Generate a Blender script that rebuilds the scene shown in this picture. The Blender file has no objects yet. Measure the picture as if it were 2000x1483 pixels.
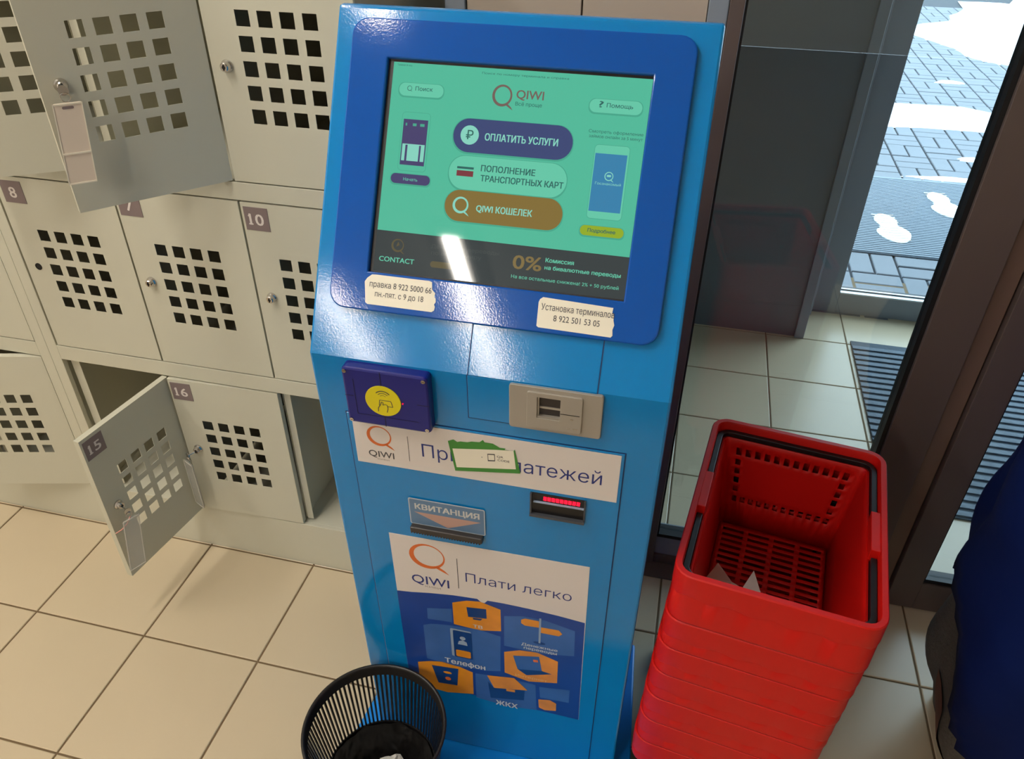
import bpy, bmesh, math, random
from mathutils import Vector, Matrix
from mathutils.geometry import delaunay_2d_cdt as cdt
random.seed(7)
PI = math.pi
sc = bpy.context.scene
C = sc.collection

# ---------------------------------------------------------------- camera, world, lights, exposure
CAM = Vector((0.2300, -0.8174, 1.5396))
cd = bpy.data.cameras.new('camera'); cam = bpy.data.objects.new('camera', cd); C.objects.link(cam)
_yaw, _pit, _rol = -0.2278, -0.6149, 0.0109
_f = Vector((math.sin(_yaw)*math.cos(_pit), math.cos(_yaw)*math.cos(_pit), math.sin(_pit)))
_r = _f.cross(Vector((0, 0, 1))).normalized(); _u = _r.cross(_f)
_r2 = _r*math.cos(_rol) + _u*math.sin(_rol); _u2 = _u*math.cos(_rol) - _r*math.sin(_rol)
cam.matrix_world = Matrix(((_r2.x, _u2.x, -_f.x, CAM.x), (_r2.y, _u2.y, -_f.y, CAM.y), (_r2.z, _u2.z, -_f.z, CAM.z), (0, 0, 0, 1)))
cd.sensor_width = 36; cd.lens = 1513.17/2000*36; cd.clip_start = 0.02; cd.clip_end = 200
sc.camera = cam
sc.view_settings.view_transform = 'Standard'
sc.view_settings.look = 'None'
sc.view_settings.gamma = 1.0
sc.view_settings.use_curve_mapping = False
sc.view_settings.exposure = 0.0
w = bpy.data.worlds.new('overcast_sky'); sc.world = w; w.use_nodes = True
bg = w.node_tree.nodes['Background']; bg.inputs[0].default_value = (0.64, 0.83, 1.0, 1); bg.inputs[1].default_value = 6.2
LAMP_W = 68.0      # emission of the ceiling tubes
LAMP_COL = (1.0, 0.945, 0.86)

# ---------------------------------------------------------------- materials
def lin(c):
    return tuple(((x/255)/12.92 if x/255 <= 0.04045 else ((x/255+0.055)/1.055)**2.4) for x in c)
MATS = {}
def mat(name, col, rough=0.5, metal=0.0, spec=0.5, bump=None, vary=None, emit=None, coat=0.0, alpha=None, trans=0.0):
    if name in MATS: return MATS[name]
    m = bpy.data.materials.new(name); m.use_nodes = True
    nt = m.node_tree; b = nt.nodes['Principled BSDF']
    c = lin(col)
    b.inputs['Base Color'].default_value = (*c, 1)
    b.inputs['Roughness'].default_value = rough; b.inputs['Metallic'].default_value = metal
    b.inputs['Specular IOR Level'].default_value = spec
    if coat: b.inputs['Coat Weight'].default_value = coat; b.inputs['Coat Roughness'].default_value = 0.08
    if trans: b.inputs['Transmission Weight'].default_value = trans
    if alpha is not None: b.inputs['Alpha'].default_value = alpha
    if emit:
        b.inputs['Emission Color'].default_value = (*c, 1); b.inputs['Emission Strength'].default_value = emit
    tc = nt.nodes.new('ShaderNodeTexCoord')
    if vary:                                   # (scale, amount): a soft mottling of the thing's own colour
        n = nt.nodes.new('ShaderNodeTexNoise'); n.inputs['Scale'].default_value = vary[0]; n.inputs['Detail'].default_value = 5
        nt.links.new(tc.outputs['Object'], n.inputs['Vector'])
        mx = nt.nodes.new('ShaderNodeMix'); mx.data_type = 'RGBA'
        k = vary[1]
        mx.inputs['A'].default_value = (*[x*(1-k) for x in c], 1); mx.inputs['B'].default_value = (*[min(1, x*(1+k)) for x in c], 1)
        nt.links.new(n.outputs['Fac'], mx.inputs['Factor']); nt.links.new(mx.outputs['Result'], b.inputs['Base Color'])
        if emit: nt.links.new(mx.outputs['Result'], b.inputs['Emission Color'])
    if bump:                                   # (scale, strength, distance)
        n = nt.nodes.new('ShaderNodeTexNoise'); n.inputs['Scale'].default_value = bump[0]; n.inputs['Detail'].default_value = 2
        nt.links.new(tc.outputs['Object'], n.inputs['Vector'])
        bp = nt.nodes.new('ShaderNodeBump'); bp.inputs['Strength'].default_value = bump[1]; bp.inputs['Distance'].default_value = bump[2]
        nt.links.new(n.outputs['Fac'], bp.inputs['Height']); nt.links.new(bp.outputs['Normal'], b.inputs['Normal'])
    MATS[name] = m; return m

def glass_mat(name, tint, rough=0.0, ior=1.5):
    m = bpy.data.materials.new(name); m.use_nodes = True; nt = m.node_tree; nt.nodes.clear()
    o = nt.nodes.new('ShaderNodeOutputMaterial'); t = nt.nodes.new('ShaderNodeBsdfTransparent'); g = nt.nodes.new('ShaderNodeBsdfGlossy')
    t.inputs[0].default_value = (*lin(tint), 1); g.inputs['Roughness'].default_value = rough
    ge = nt.nodes.new('ShaderNodeNewGeometry'); dt = nt.nodes.new('ShaderNodeVectorMath'); dt.operation = 'DOT_PRODUCT'
    nt.links.new(ge.outputs['Normal'], dt.inputs[0]); nt.links.new(ge.outputs['Incoming'], dt.inputs[1])
    def M(op, a, b=None):
        n = nt.nodes.new('ShaderNodeMath'); n.operation = op
        for i, q in enumerate((a, b)):
            if q is None: continue
            if isinstance(q, (int, float)): n.inputs[i].default_value = q
            else: nt.links.new(q, n.inputs[i])
        return n.outputs[0]
    k = M('POWER', M('SUBTRACT', 1.0, M('ABSOLUTE', dt.outputs['Value'])), 5.0)
    k = M('ADD', M('MULTIPLY', k, 0.925), 0.075)
    x = nt.nodes.new('ShaderNodeMixShader')
    nt.links.new(k, x.inputs[0]); nt.links.new(t.outputs[0], x.inputs[1]); nt.links.new(g.outputs[0], x.inputs[2])
    nt.links.new(x.outputs[0], o.inputs[0]); MATS[name] = m; return m

BLUE = mat('kiosk_blue_paint', (8, 130, 202), 0.10, bump=(420, 0.13, 0.00042), vary=(30, 0.03))
BLUE_DK = mat('kiosk_seam', (10, 50, 105), 0.6)
BEZ = mat('bezel_blue_plastic', (8, 84, 178), 0.08, bump=(420, 0.13, 0.00040), vary=(6, 0.05))
NAVY = mat('reader_navy_plastic', (18, 24, 120), 0.3, bump=(300, 0.05, 0.0004))
NAVY_DK = mat('reader_navy_groove', (8, 10, 52), 0.5)
BEIGE = mat('locker_cream_enamel', (200, 197, 178), 0.38, bump=(260, 0.06, 0.0004), vary=(3, 0.02))
PLATE = mat('number_plate_taupe', (128, 112, 110), 0.45)
PLATE_W = mat('number_plate_white', (224, 214, 208), 0.45)
CHROME = mat('chrome', (205, 200, 195), 0.18, metal=1)
DARKM = mat('keyhole_dark', (25, 22, 20), 0.6)
TILE = mat('floor_tile_cream', (204, 187, 157), 0.30, vary=(2.2, 0.05), bump=(60, 0.04, 0.0006))
GROUT = mat('floor_grout_brown', (112, 92, 66), 0.9, vary=(8, 0.15))
WALLT = mat('wall_tile_beige', (188, 172, 154), 0.35, vary=(4, 0.04))
WALLP = mat('wall_paint', (222, 216, 204), 0.8)
CEIL = mat('ceiling_panel', (235, 232, 224), 0.8)
ALU_BR = mat('brown_aluminium', (96, 82, 77), 0.42, spec=0.5, bump=(300, 0.03, 0.0003))
ALU_BR2 = mat('brown_aluminium_inner', (122, 98, 84), 0.42)
ALU_GR = mat('grey_aluminium', (140, 148, 158), 0.4, spec=0.5)
GASKET = mat('black_rubber_gasket', (14, 14, 18), 0.5)
GLASS = glass_mat('clear_glass', (238, 244, 244))
RED = mat('basket_red_plastic', (198, 16, 8), 0.44, spec=0.35, bump=(350, 0.05, 0.0004), vary=(12, 0.04))
BLK = mat('black_plastic', (20, 18, 20), 0.4)
BINM = mat('black_bin_plastic', (26, 24, 25), 0.38, bump=(200, 0.05, 0.0004))
WHITE = mat('sticker_white', (244, 238, 220), 0.42)
POSTER_W = mat('poster_white', (226, 218, 214), 0.35)
INK = mat('printed_ink_dark', (70, 70, 74), 0.5)
INK_BL = mat('printed_ink_blue', (44, 56, 128), 0.5)
ORANGE = mat('print_orange', (222, 112, 52), 0.4)
P_BLUE = mat('poster_blue', (24, 66, 152), 0.3, vary=(14, 0.18))
P_LB = mat('poster_light_blue', (58, 102, 172), 0.3, vary=(18, 0.25))
P_OR = mat('poster_orange_tile', (226, 146, 34), 0.3, vary=(22, 0.28))
P_DB = mat('poster_icon_blue', (16, 62, 128), 0.3, vary=(30, 0.3))
P_SIL = mat('poster_silver', (150, 170, 196), 0.3)
STEEL = mat('brushed_steel', (176, 170, 160), 0.42, metal=0.35, bump=(200, 0.04, 0.0003))
STEEL_DK = mat('coin_mouth', (72, 68, 66), 0.4, metal=0.5)
GREEN = mat('sticker_green', (66, 140, 58), 0.45)
YEL = mat('reader_yellow', (226, 212, 26), 0.35)
LEDR = mat('red_led', (255, 10, 50), 0.4, emit=1.5)
NAVYC = mat('navy_cloth', (2, 22, 76), 0.85, spec=0.15, bump=(30, 0.3, 0.004), vary=(5, 0.25))
GREYC = mat('grey_cloth_lining', (78, 76, 72), 0.95, bump=(120, 0.6, 0.004), vary=(20, 0.3))
BROWNC = mat('brown_cloth_edge', (92, 48, 32), 0.8, vary=(30, 0.3))
MAT_IN = mat('ribbed_mat_dark', (82, 92, 102), 0.85, bump=(90, 0.6, 0.003), vary=(25, 0.3))
MAT_LT = mat('ribbed_mat_grey', (106, 118, 130), 0.7, bump=(150, 0.6, 0.003), vary=(25, 0.3))
MAT_OUT = mat('outdoor_mat_grey', (128, 136, 144), 0.8, vary=(10, 0.06))
PAVER = mat('concrete_paver', (120, 123, 128), 0.85, bump=(60, 0.3, 0.002), vary=(6, 0.10))
PJOINT = mat('paver_joint', (66, 69, 74), 0.95)
SNOW = mat('snow', (245, 248, 252), 0.7, bump=(40, 0.4, 0.006))
PAPER = mat('white_paper', (232, 228, 220), 0.7)
TAG = mat('cream_plastic_tag', (222, 206, 188), 0.4)
CLEAR = mat('clear_acrylic_tag', (214, 210, 204), 0.15, alpha=0.30)
CLEAR_E = mat('clear_acrylic_edge', (226, 220, 208), 0.2, alpha=0.8)
PINK = mat('pink_plastic', (222, 150, 140), 0.4)
LINER = mat('black_bin_liner', (20, 18, 18), 0.35, bump=(25, 0.8, 0.01))
DARKP = mat('dark_vestibule_panel', (106, 118, 126), 0.35, vary=(1.2, 0.15))
def smat(name, col):
    m = mat(name, (6, 7, 7), 0.035, spec=0.5); b = m.node_tree.nodes['Principled BSDF']
    b.inputs['Emission Color'].default_value = (*lin(col), 1); b.inputs['Emission Strength'].default_value = 0.92
    return m
S_T = smat('screen_teal', (84, 190, 158))
S_T2 = smat('screen_pale_teal', (104, 204, 172))
S_SH = smat('screen_shadow_teal', (72, 170, 142))
S_N = smat('screen_navy', (62, 74, 120))
S_O = smat('screen_orange', (134, 112, 58))
S_K = smat('screen_dark_band', (58, 66, 68))
S_INK = smat('screen_dark_ink', (48, 104, 98))
S_Q = smat('screen_brown', (118, 98, 92))
S_W = smat('screen_white_teal', (138, 216, 196))
S_P = smat('screen_purple', (74, 68, 112))
S_PB = smat('screen_phone_blue', (58, 132, 176))
S_Y = smat('screen_yellow', (150, 176, 44))
S_R = smat('screen_red', (126, 58, 66))
S_BR = smat('screen_dim_brown', (96, 88, 62))
S_BG = smat('screen_gold', (130, 112, 70))

# ---------------------------------------------------------------- helpers
def mesh_obj(name, verts, faces, mats, parent=None, midx=None, smooth=False, loc=None, xf=None):
    me = bpy.data.meshes.new(name)
    if xf: verts = [xf(v) for v in verts]
    me.from_pydata([tuple(v) for v in verts], [], faces)
    if not isinstance(mats, (list, tuple)): mats = [mats]
    for m in mats: me.materials.append(m)
    if midx:
        for p, i in zip(me.polygons, midx): p.material_index = i
    if smooth:
        for p in me.polygons: p.use_smooth = True
    me.update()
    o = bpy.data.objects.new(name, me); C.objects.link(o)
    if parent: o.parent = parent
    if loc is not None: o.location = loc
    return o

class MB:
    def __init__(s): s.v = []; s.f = []; s.m = []
    def add(s, v, f, m=0):
        n = len(s.v); s.v += [tuple(a) for a in v]; s.f += [tuple(i+n for i in q) for q in f]; s.m += [m]*len(f); return s
    def box(s, x0, x1, y0, y1, z0, z1, m=0):
        v = [(x, y, z) for z in (z0, z1) for y in (y0, y1) for x in (x0, x1)]
        return s.add(v, [(0, 2, 3, 1), (4, 5, 7, 6), (0, 1, 5, 4), (2, 6, 7, 3), (0, 4, 6, 2), (1, 3, 7, 5)], m)
    def prism(s, poly, fn, a, b, m=0):
        """poly: 2-d outline; fn(p, t) -> point; caps at t=a and t=b (b = the visible side)"""
        n = len(poly); v = [fn(p, a) for p in poly] + [fn(p, b) for p in poly]
        f = [tuple(range(n))[::-1], tuple(range(n, 2*n))] + [(i, (i+1) % n, n+(i+1) % n, n+i) for i in range(n)]
        return s.add(v, f, m)
    def lathe(s, prof, n=24, c=(0, 0, 0), m=0, axis='z', closed=False):
        v = []
        for r, h in prof:
            for i in range(n):
                a = 2*PI*i/n
                if axis == 'z': v.append((c[0]+r*math.cos(a), c[1]+r*math.sin(a), c[2]+h))
                elif axis == 'y': v.append((c[0]+r*math.cos(a), c[1]+h, c[2]+r*math.sin(a)))
                else: v.append((c[0]+h, c[1]+r*math.cos(a), c[2]+r*math.sin(a)))
        f = []
        for k in range(len(prof)-1):
            for i in range(n):
                j = (i+1) % n; q = (k*n+i, k*n+j, (k+1)*n+j, (k+1)*n+i)
                f.append(q if axis == 'z' else q[::-1])
        return s.add(v, f, m)
    def tube(s, pts, r, n=8, m=0):
        pts = [Vector(p) for p in pts]; v = []
        for i, p in enumerate(pts):
            t = (pts[min(i+1, len(pts)-1)]-pts[max(i-1, 0)]).normalized()
            a = t.cross(Vector((0, 0, 1)));  a = a if a.length > 0.05 else t.cross(Vector((1, 0, 0)))
            a.normalize(); b = t.cross(a)
            for k in range(n):
                q = 2*PI*k/n; v.append(p + a*(r*math.cos(q)) + b*(r*math.sin(q)))
        f = [(i*n+k, i*n+(k+1) % n, (i+1)*n+(k+1) % n, (i+1)*n+k) for i in range(len(pts)-1) for k in range(n)]
        f += [tuple(range(n))[::-1], tuple(range((len(pts)-1)*n, len(pts)*n))]
        return s.add(v, f, m)
    def obj(s, name, mats, parent=None, smooth=False, xf=None, loc=None, bevel=None):
        o = mesh_obj(name, s.v, s.f, mats, parent, s.m, smooth, loc, xf)
        fix(o)
        if bevel:
            md = o.modifiers.new('bevel', 'BEVEL'); md.width = bevel; md.segments = 2; md.limit_method = 'ANGLE'; md.angle_limit = 0.7
        return o
def fix(o):
    bm = bmesh.new(); bm.from_mesh(o.data); bmesh.ops.recalc_face_normals(bm, faces=bm.faces); bm.to_mesh(o.data); bm.free()
def empty(name, loc=(0, 0, 0), rz=0.0, parent=None):
    o = bpy.data.objects.new(name, None); C.objects.link(o); o.location = loc; o.rotation_euler = (0, 0, rz)
    o.empty_display_size = 0.05
    if parent: o.parent = parent
    return o
def tag(o, label=None, cat=None, group=None, kind=None):
    if label: o['label'] = label
    if cat: o['category'] = cat
    if group: o['group'] = group
    if kind: o['kind'] = kind
    return o
def copy_tree(o, parent=None):
    c = o.copy(); C.objects.link(c)
    if parent is not None: c.parent = parent
    for ch in list(o.children): copy_tree(ch, c)
    return c

_txt = {}
def text_geo(s, bold=0.0):
    """outlines of the built-in font, triangulated here (non-zero winding, so overlapping strokes fill solid)"""
    key = (s, bold)
    if key in _txt: return _txt[key]
    cu = bpy.data.curves.new('t', 'FONT'); cu.body = s; cu.size = 40; cu.resolution_u = 3; cu.fill_mode = 'NONE'
    o = bpy.data.objects.new('t', cu); C.objects.link(o)
    dg = bpy.context.evaluated_depsgraph_get(); me = bpy.data.meshes.new_from_object(o.evaluated_get(dg))
    P = [Vector((p.co.x/40, p.co.y/40)) for p in me.vertices]; E = [tuple(e.vertices) for e in me.edges]
    bpy.data.objects.remove(o); bpy.data.curves.remove(cu); bpy.data.meshes.remove(me)
    nxt = {}
    for a, b in E: nxt.setdefault(a, []).append(b); nxt.setdefault(b, []).append(a)
    loops, seen = [], set()
    for a0 in range(len(P)):
        if a0 in seen or a0 not in nxt: continue
        L = [a0]; seen.add(a0); prev, cur = a0, (a0+1 if a0+1 in nxt[a0] else nxt[a0][0])
        while cur != a0 and cur not in seen:
            L.append(cur); seen.add(cur)
            n = [q for q in nxt[cur] if q != prev]; prev, cur = cur, (n[0] if n else a0)
        if len(L) > 2: loops.append(L)
    segs = [(P[L[k]], P[L[(k+1) % len(L)]]) for L in loops for k in range(len(L))]
    if bold < 0:                         # thinner strokes: pull every outline inwards
        Q = [p.copy() for p in P]
        for L in loops:
            n = len(L)
            for k in range(n):
                d = (P[L[(k+1) % n]]-P[L[k-1]])
                if d.length > 1e-9: d.normalize(); Q[L[k]] = P[L[k]]+Vector((d.y, -d.x))*(-bold*LSGN)
        P = Q; segs = [(P[L[k]], P[L[(k+1) % len(L)]]) for L in loops for k in range(len(L))]
    used = sorted({q for L in loops for q in L}); ix = {q: k for k, q in enumerate(used)}
    ed = [(ix[L[k]], ix[L[(k+1) % len(L)]]) for L in loops for k in range(len(L))]
    r = cdt([P[q] for q in used], ed, [], 0, 1e-6)
    v, f = r[0], []
    S = [(a.x, a.y, b.x, b.y) for a, b in segs]
    for t in r[2]:
        cx = sum(v[q].x for q in t)/len(t); cy = sum(v[q].y for q in t)/len(t); wn = 0
        for ax, ay, bx_, by in S:
            if (ay <= cy) != (by <= cy):
                if ax+(cy-ay)/(by-ay)*(bx_-ax) > cx: wn += 1 if by > ay else -1
        if wn: f.append(tuple(t))
    x0 = min(p.x for p in v); x1 = max(p.x for p in v)
    _txt[key] = ([((p.x-x0)/(x1-x0), p.y) for p in v], f, x1-x0)
    return _txt[key]
LSGN = 1
CAP = 0.72
def text(mb, s, x0, x1, base, cap, fn, t, m=0, bold=0.0, skip=None):
    """flat lettering from x0 to x1, baseline at base, capital height cap; fn(p, t) -> point"""
    v, f, _ = text_geo(s, bold)
    P = [(x0+p[0]*(x1-x0), base+p[1]*cap/CAP) for p in v]
    if skip: f = [q for q in f if not skip(sum(P[i][0] for i in q)/len(q))]
    d = max(0, bold)*cap/CAP
    for k, (dx, dz) in enumerate(((0, 0),) if d <= 0 else ((-d, -d*.5), (d, -d*.5), (d, d*.5), (-d, d*.5))):
        mb.add([fn((p[0]+dx, p[1]+dz), t+k*4e-6) for p in P], f, m)
def rrect(x0, x1, y0, y1, r, n=6):
    P = []
    for cx, cy, a0 in ((x1-r, y0+r, -PI/2), (x1-r, y1-r, 0), (x0+r, y1-r, PI/2), (x0+r, y0+r, PI)):
        for i in range(n+1):
            a = a0 + PI/2*i/n; P.append((cx+r*math.cos(a), cy+r*math.sin(a)))
    return P
def circle(cx, cy, r, n=24, ry=None): return [(cx+r*math.cos(2*PI*i/n), cy+(ry or r)*math.sin(2*PI*i/n)) for i in range(n)]
def flat(mb, poly, fn, t, m=0): mb.add([fn(p, t) for p in poly], [tuple(range(len(poly)))], m)
def ring(mb, cx, cy, rx, ry, th0, th1, fn, t, m=0, n=32):
    """ring whose stroke is th0 at the right and th1 at the left, with a tail at the lower right"""
    a, b = [], []
    for i in range(n):
        q = 2*PI*i/n; w_ = th0 + (th1-th0)*(0.5-0.5*math.cos(q-0.6))
        a.append(fn((cx+rx*math.cos(q), cy+ry*math.sin(q)), t)); b.append(fn((cx+(rx-w_)*math.cos(q), cy+(ry-w_)*math.sin(q)), t))
    mb.add(a+b, [(i, (i+1) % n, n+(i+1) % n, n+i) for i in range(n)], m)
    tail = [(cx+rx*.35, cy-ry*.80), (cx+rx*.62, cy-ry*.72), (cx+rx*.95, cy-ry*.98), (cx+rx*1.18, cy-ry*1.28), (cx+rx*.85, cy-ry*1.1)]
    mb.add([fn(p, t) for p in tail], [tuple(range(5))], m)

# ================================================================ STRUCTURE
TS, TX, TY = 0.2907, -1.1460, 0.0880
def tile_grid():
    floor = MB().box(-2.9, 2.6, -5.6, 2.40, -0.06, -0.0022).obj('floor', GROUT)
    tag(floor, kind='structure')
    g = 0.0022
    tm = MB(); a = TS/2-g; b = a-0.0018
    tm.add([(-a, -a, -.003), (a, -a, -.003), (a, a, -.003), (-a, a, -.003), (-a, -a, -.0012), (a, -a, -.0012), (a, a, -.0012), (-a, a, -.0012), (-b, -b, 0), (b, -b, 0), (b, b, 0), (-b, b, 0)],
           [(8, 9, 10, 11), (4, 5, 9, 8), (5, 6, 10, 9), (6, 7, 11, 10), (7, 4, 8, 11), (0, 1, 5, 4), (1, 2, 6, 5), (2, 3, 7, 6), (3, 0, 4, 7)])
    first = None
    for j in range(-4, 7):
        for i in range(-3, 10):
            x, y = TX+(i+.5)*TS, TY+(j+.5)*TS
            if y > 2.05 or (y > 0.75 and x < 0.1): continue
            if first is None:
                first = tm.obj('tile', TILE, floor); t = first
            else:
                t = first.copy(); C.objects.link(t); t.name = 'tile'
            t.location = (x, y, random.uniform(-.0002, .0001))
    return floor
tile_grid()

YF = 0.603      # facade plane
CH = 2.8        # ceiling height
tag(MB().box(-2.9, 2.6, -5.6, 2.4, CH, CH+.1).obj('ceiling', CEIL), kind='structure')
tag(MB().box(-3.0, -2.9, -5.6, 1.0, 0, CH).obj('wall_left', WALLP), kind='structure')
tag(MB().box(2.6, 2.7, -5.6, 2.4, 0, CH).obj('wall_right', WALLP), kind='structure')
tag(MB().box(-3.0, 2.7, -5.7, -5.6, 0, CH).obj('wall_front', WALLP), kind='structure')
tag(MB().box(-2.9, -0.19, 0.905, 1.0, 0, CH).obj('wall_rear', WALLP), kind='structure')
# tiled pier behind the terminal
pier = MB().box(-.224, .254, YF+.012, 0.90, 0, CH).obj('wall_back', GROUT); tag(pier, kind='structure')
tm = MB().box(-.1, .1, 0, .0105, -.148, .148)
t0 = None
for xa, xb in ((-.187, .0135), (.0165, .222)):
    for k in range(9):
        o = MB().box(-(xb-xa)/2, (xb-xa)/2, 0, .0115, -.1530, .1530).obj('wall_tile', WALLT, pier, bevel=.001) if (t0 is None or k == 0) else t0.copy()
        if k: C.objects.link(o); o.name = 'wall_tile'
        else: t0 = o
        o.location = ((xa+xb)/2, YF, .17+k*.3085)
for n, (xa, xb) in enumerate(((-.226, -.189), (.223, .2555))):
    tag(MB().box(xa, xb, YF-.006, YF+.30, 0, CH).obj('trim_%d' % (n+1), ALU_GR, bevel=.002), kind='structure')
# ---- facade window: left mullion, fixed pane, rail
win = MB().box(.2560, .2800, YF-.012, YF+.055, 0, CH).obj('window_1', ALU_BR, bevel=.0015); tag(win, kind='structure')
MB().box(.2800, .7085, YF+.004, YF+.05, .0, .092).box(.2800, .7085, YF-.006, YF+.05, .0, .028, 1).obj('bottom_rail', [ALU_GR, ALU_BR], win, bevel=.0015)
MB().box(.2795, .2845, YF-.002, YF+.035, .092, CH).box(.7045, .7135, YF-.002, YF+.035, .092, CH).box(.2795, .7135, YF-.002, YF+.035, .092, .1025).obj('gasket', GASKET, win)
MB().box(.2845, .7045, YF+.018, YF+.024, .1025, CH).obj('pane', GLASS, win)
tag(MB().box(.255, .71, YF-.055, YF-.002, 0, .004).obj('trim_3', ALU_BR), kind='structure')
# ---- entrance door leaf (right): hinge stile of the frame, gap, leaf stile, rail, pane
frm = MB().box(.7135, .7990, YF-.010, YF+.055, 0, CH).box(.7990, .8405, YF+.010, YF+.055, 0, CH, 1).obj('window_2', [ALU_BR, ALU_BR2], bevel=.0015); tag(frm, kind='structure')
door = MB().box(.8440, .9070, YF-.004, YF+.045, .004, 2.30).box(.9070, 1.75, YF-.004, YF+.045, .004, .092).box(1.69, 1.75, YF-.004, YF+.045, .092, 2.30).box(.907, 1.69, YF-.004, YF+.045, 2.23, 2.30).obj('door_1', ALU_BR, bevel=.0015); tag(door, kind='structure')
MB().box(.9060, 1.69, YF+.002, YF+.035, .092, .1030).box(.9060, .911, YF+.002, YF+.035, .092, 2.23).obj('gasket', GASKET, door)
MB().box(.911, 1.69, YF+.014, YF+.020, .1030, 2.23).obj('pane', GLASS, door)
tag(MB().box(.8405, .8440, YF+.03, YF+.05, 0, CH).obj('trim_4', GASKET), kind='structure')
tag(MB().box(.8440, 2.6, YF-.004, YF+.05, 2.305, CH).box(1.755, 2.6, YF-.004, YF+.05, 0, 2.305).obj('wall_facade', ALU_BR), kind='structure')
# ---- vestibule: side wall, outer wall panels, outer doorway
tag(MB().box(.10, .732, 1.842, 2.15, 0, CH).obj('wall_outer', DARKP), kind='structure')
tag(MB().box(.02, .10, .905, 2.15, 0, CH).obj('wall_vestibule', DARKP), kind='structure')
tag(MB().box(.700, .734, 1.828, 1.850, 0, CH).obj('trim_5', ALU_GR, bevel=.002), kind='structure')
od = MB().box(.732, .775, 2.02, 2.10, 0, CH).box(.775, .868, 2.066, 2.12, 0, CH).box(.868, 2.5, 2.066, 2.12, 0, .088).box(2.5, 2.6, 2.066, 2.12, 0, CH).box(.868, 2.5, 2.066, 2.12, 2.66, CH).obj('door_2', ALU_GR, bevel=.002); tag(od, kind='structure')
MB().box(.868, 2.5, 2.058, 2.075, .088, .0935).box(.868, 2.5, 2.09, 2.10, .088, .094).obj('sill', mat('bright_aluminium', (200, 205, 210), .3, metal=.4), od)
MB().box(.868, 2.5, 2.0755, 2.0895, .0875, .091).box(.868, 2.5, 2.101, 2.119, .0875, .091).obj('sill_track', GASKET, od)

# ---- outside: pavement of block pavers laid in pairs
pav = MB().box(-4, 9, 2.12, 14, -.08, -.012).obj('pavement', PJOINT); tag(pav, kind='structure')
pm = {}
def paver(x, y, w_, l_, far):
    key = (round(w_, 3), round(l_, 3))
    g = .0055; a, b = w_/2-g, l_/2-g; e = .003
    v = [(-a, -b, -.02), (a, -b, -.02), (a, b, -.02), (-a, b, -.02), (-a, -b, -.003), (a, -b, -.003), (a, b, -.003), (-a, b, -.003), (-a+e, -b+e, 0), (a-e, -b+e, 0), (a-e, b-e, 0), (-a+e, b-e, 0)]
    f = [(8, 9, 10, 11), (4, 5, 9, 8), (5, 6, 10, 9), (6, 7, 11, 10), (7, 4, 8, 11), (0, 1, 5, 4), (1, 2, 6, 5), (2, 3, 7, 6), (3, 0, 4, 7)]
    dz = random.uniform(-.0015, .0015)
    if far is not None:
        far.add([(p[0]+x, p[1]+y, p[2]+dz) for p in v], f); return
    if key not in pm: o = pm[key] = mesh_obj('paver', v, f, PAVER, pav)
    else: o = pm[key].copy(); C.objects.link(o); o.name = 'paver'
    o.location = (x, y, dz)
B = .2055
farm = MB(); cnt = 0
for j in range(-2, 34):
    for i in range(-8, 26):
        x0, y0 = 1.177-B+i*B, 2.662-B+j*B       # block origin
        if y0 < 2.06: 
            if y0+B < 2.2: continue
        if x0 < .2 or x0 > 5.5: continue
        vis_lo = .82+(y0-2.1)*.16; vis_hi = 1.35+(y0-2.1)*.55
        near = y0 < 4.6 and vis_lo-.25 < x0 < vis_hi
        undermat = 2.70 < y0 < 3.45 and near
        vert = (i+j) % 2 == 0
        for k in range(2):
            far = None if (near and cnt < 296 and not undermat) else farm
            if far is None: cnt += 1
            if vert: paver(x0+B*(.25+.5*k), y0+B/2, B/2, B, far)
            else: paver(x0+B/2, y0+B*(.25+.5*k), B, B/2, far)
tag(farm.obj('distant_pavers', PAVER, pav), kind='stuff')

# ================================================================ FLOOR MATS AND SNOW
def ribbed_mat(name, x0, x1, y0, y1, pitch, zt, z0, base_m, rib_m, label, cat):
    m = empty(name, ((x0+x1)/2, (y0+y1)/2, z0)); tag(m, label, cat)
    W, D = (x1-x0)/2, (y1-y0)/2
    MB().box(-W, W, -D, D, 0, zt*.5).obj('backing', base_m, m)
    n = int(2*D/pitch); r0 = None
    for k in range(n):
        if r0 is None: r0 = MB().box(-W, W, -pitch*.3, pitch*.3, zt*.5, zt).obj('rib', rib_m, m, bevel=.001); o = r0
        else: o = r0.copy(); C.objects.link(o); o.name = 'rib'
        o.location = (0, -D+(k+.5)*pitch, 0)
    return m
ribbed_mat('entrance_mat', .903, 2.4, .955, 1.850, .0345, .010, 0.0005, MAT_IN, MAT_LT, 'dark grey ribbed entrance mat on the vestibule floor behind the glass', 'mat')
om = ribbed_mat('outdoor_mat', .70, 2.6, 2.665, 3.690, .0205, .010, -.0005, MAT_OUT, MAT_OUT, 'grey ribbed rubber mat with two white shoe prints outside the doorway', 'mat')
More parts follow.
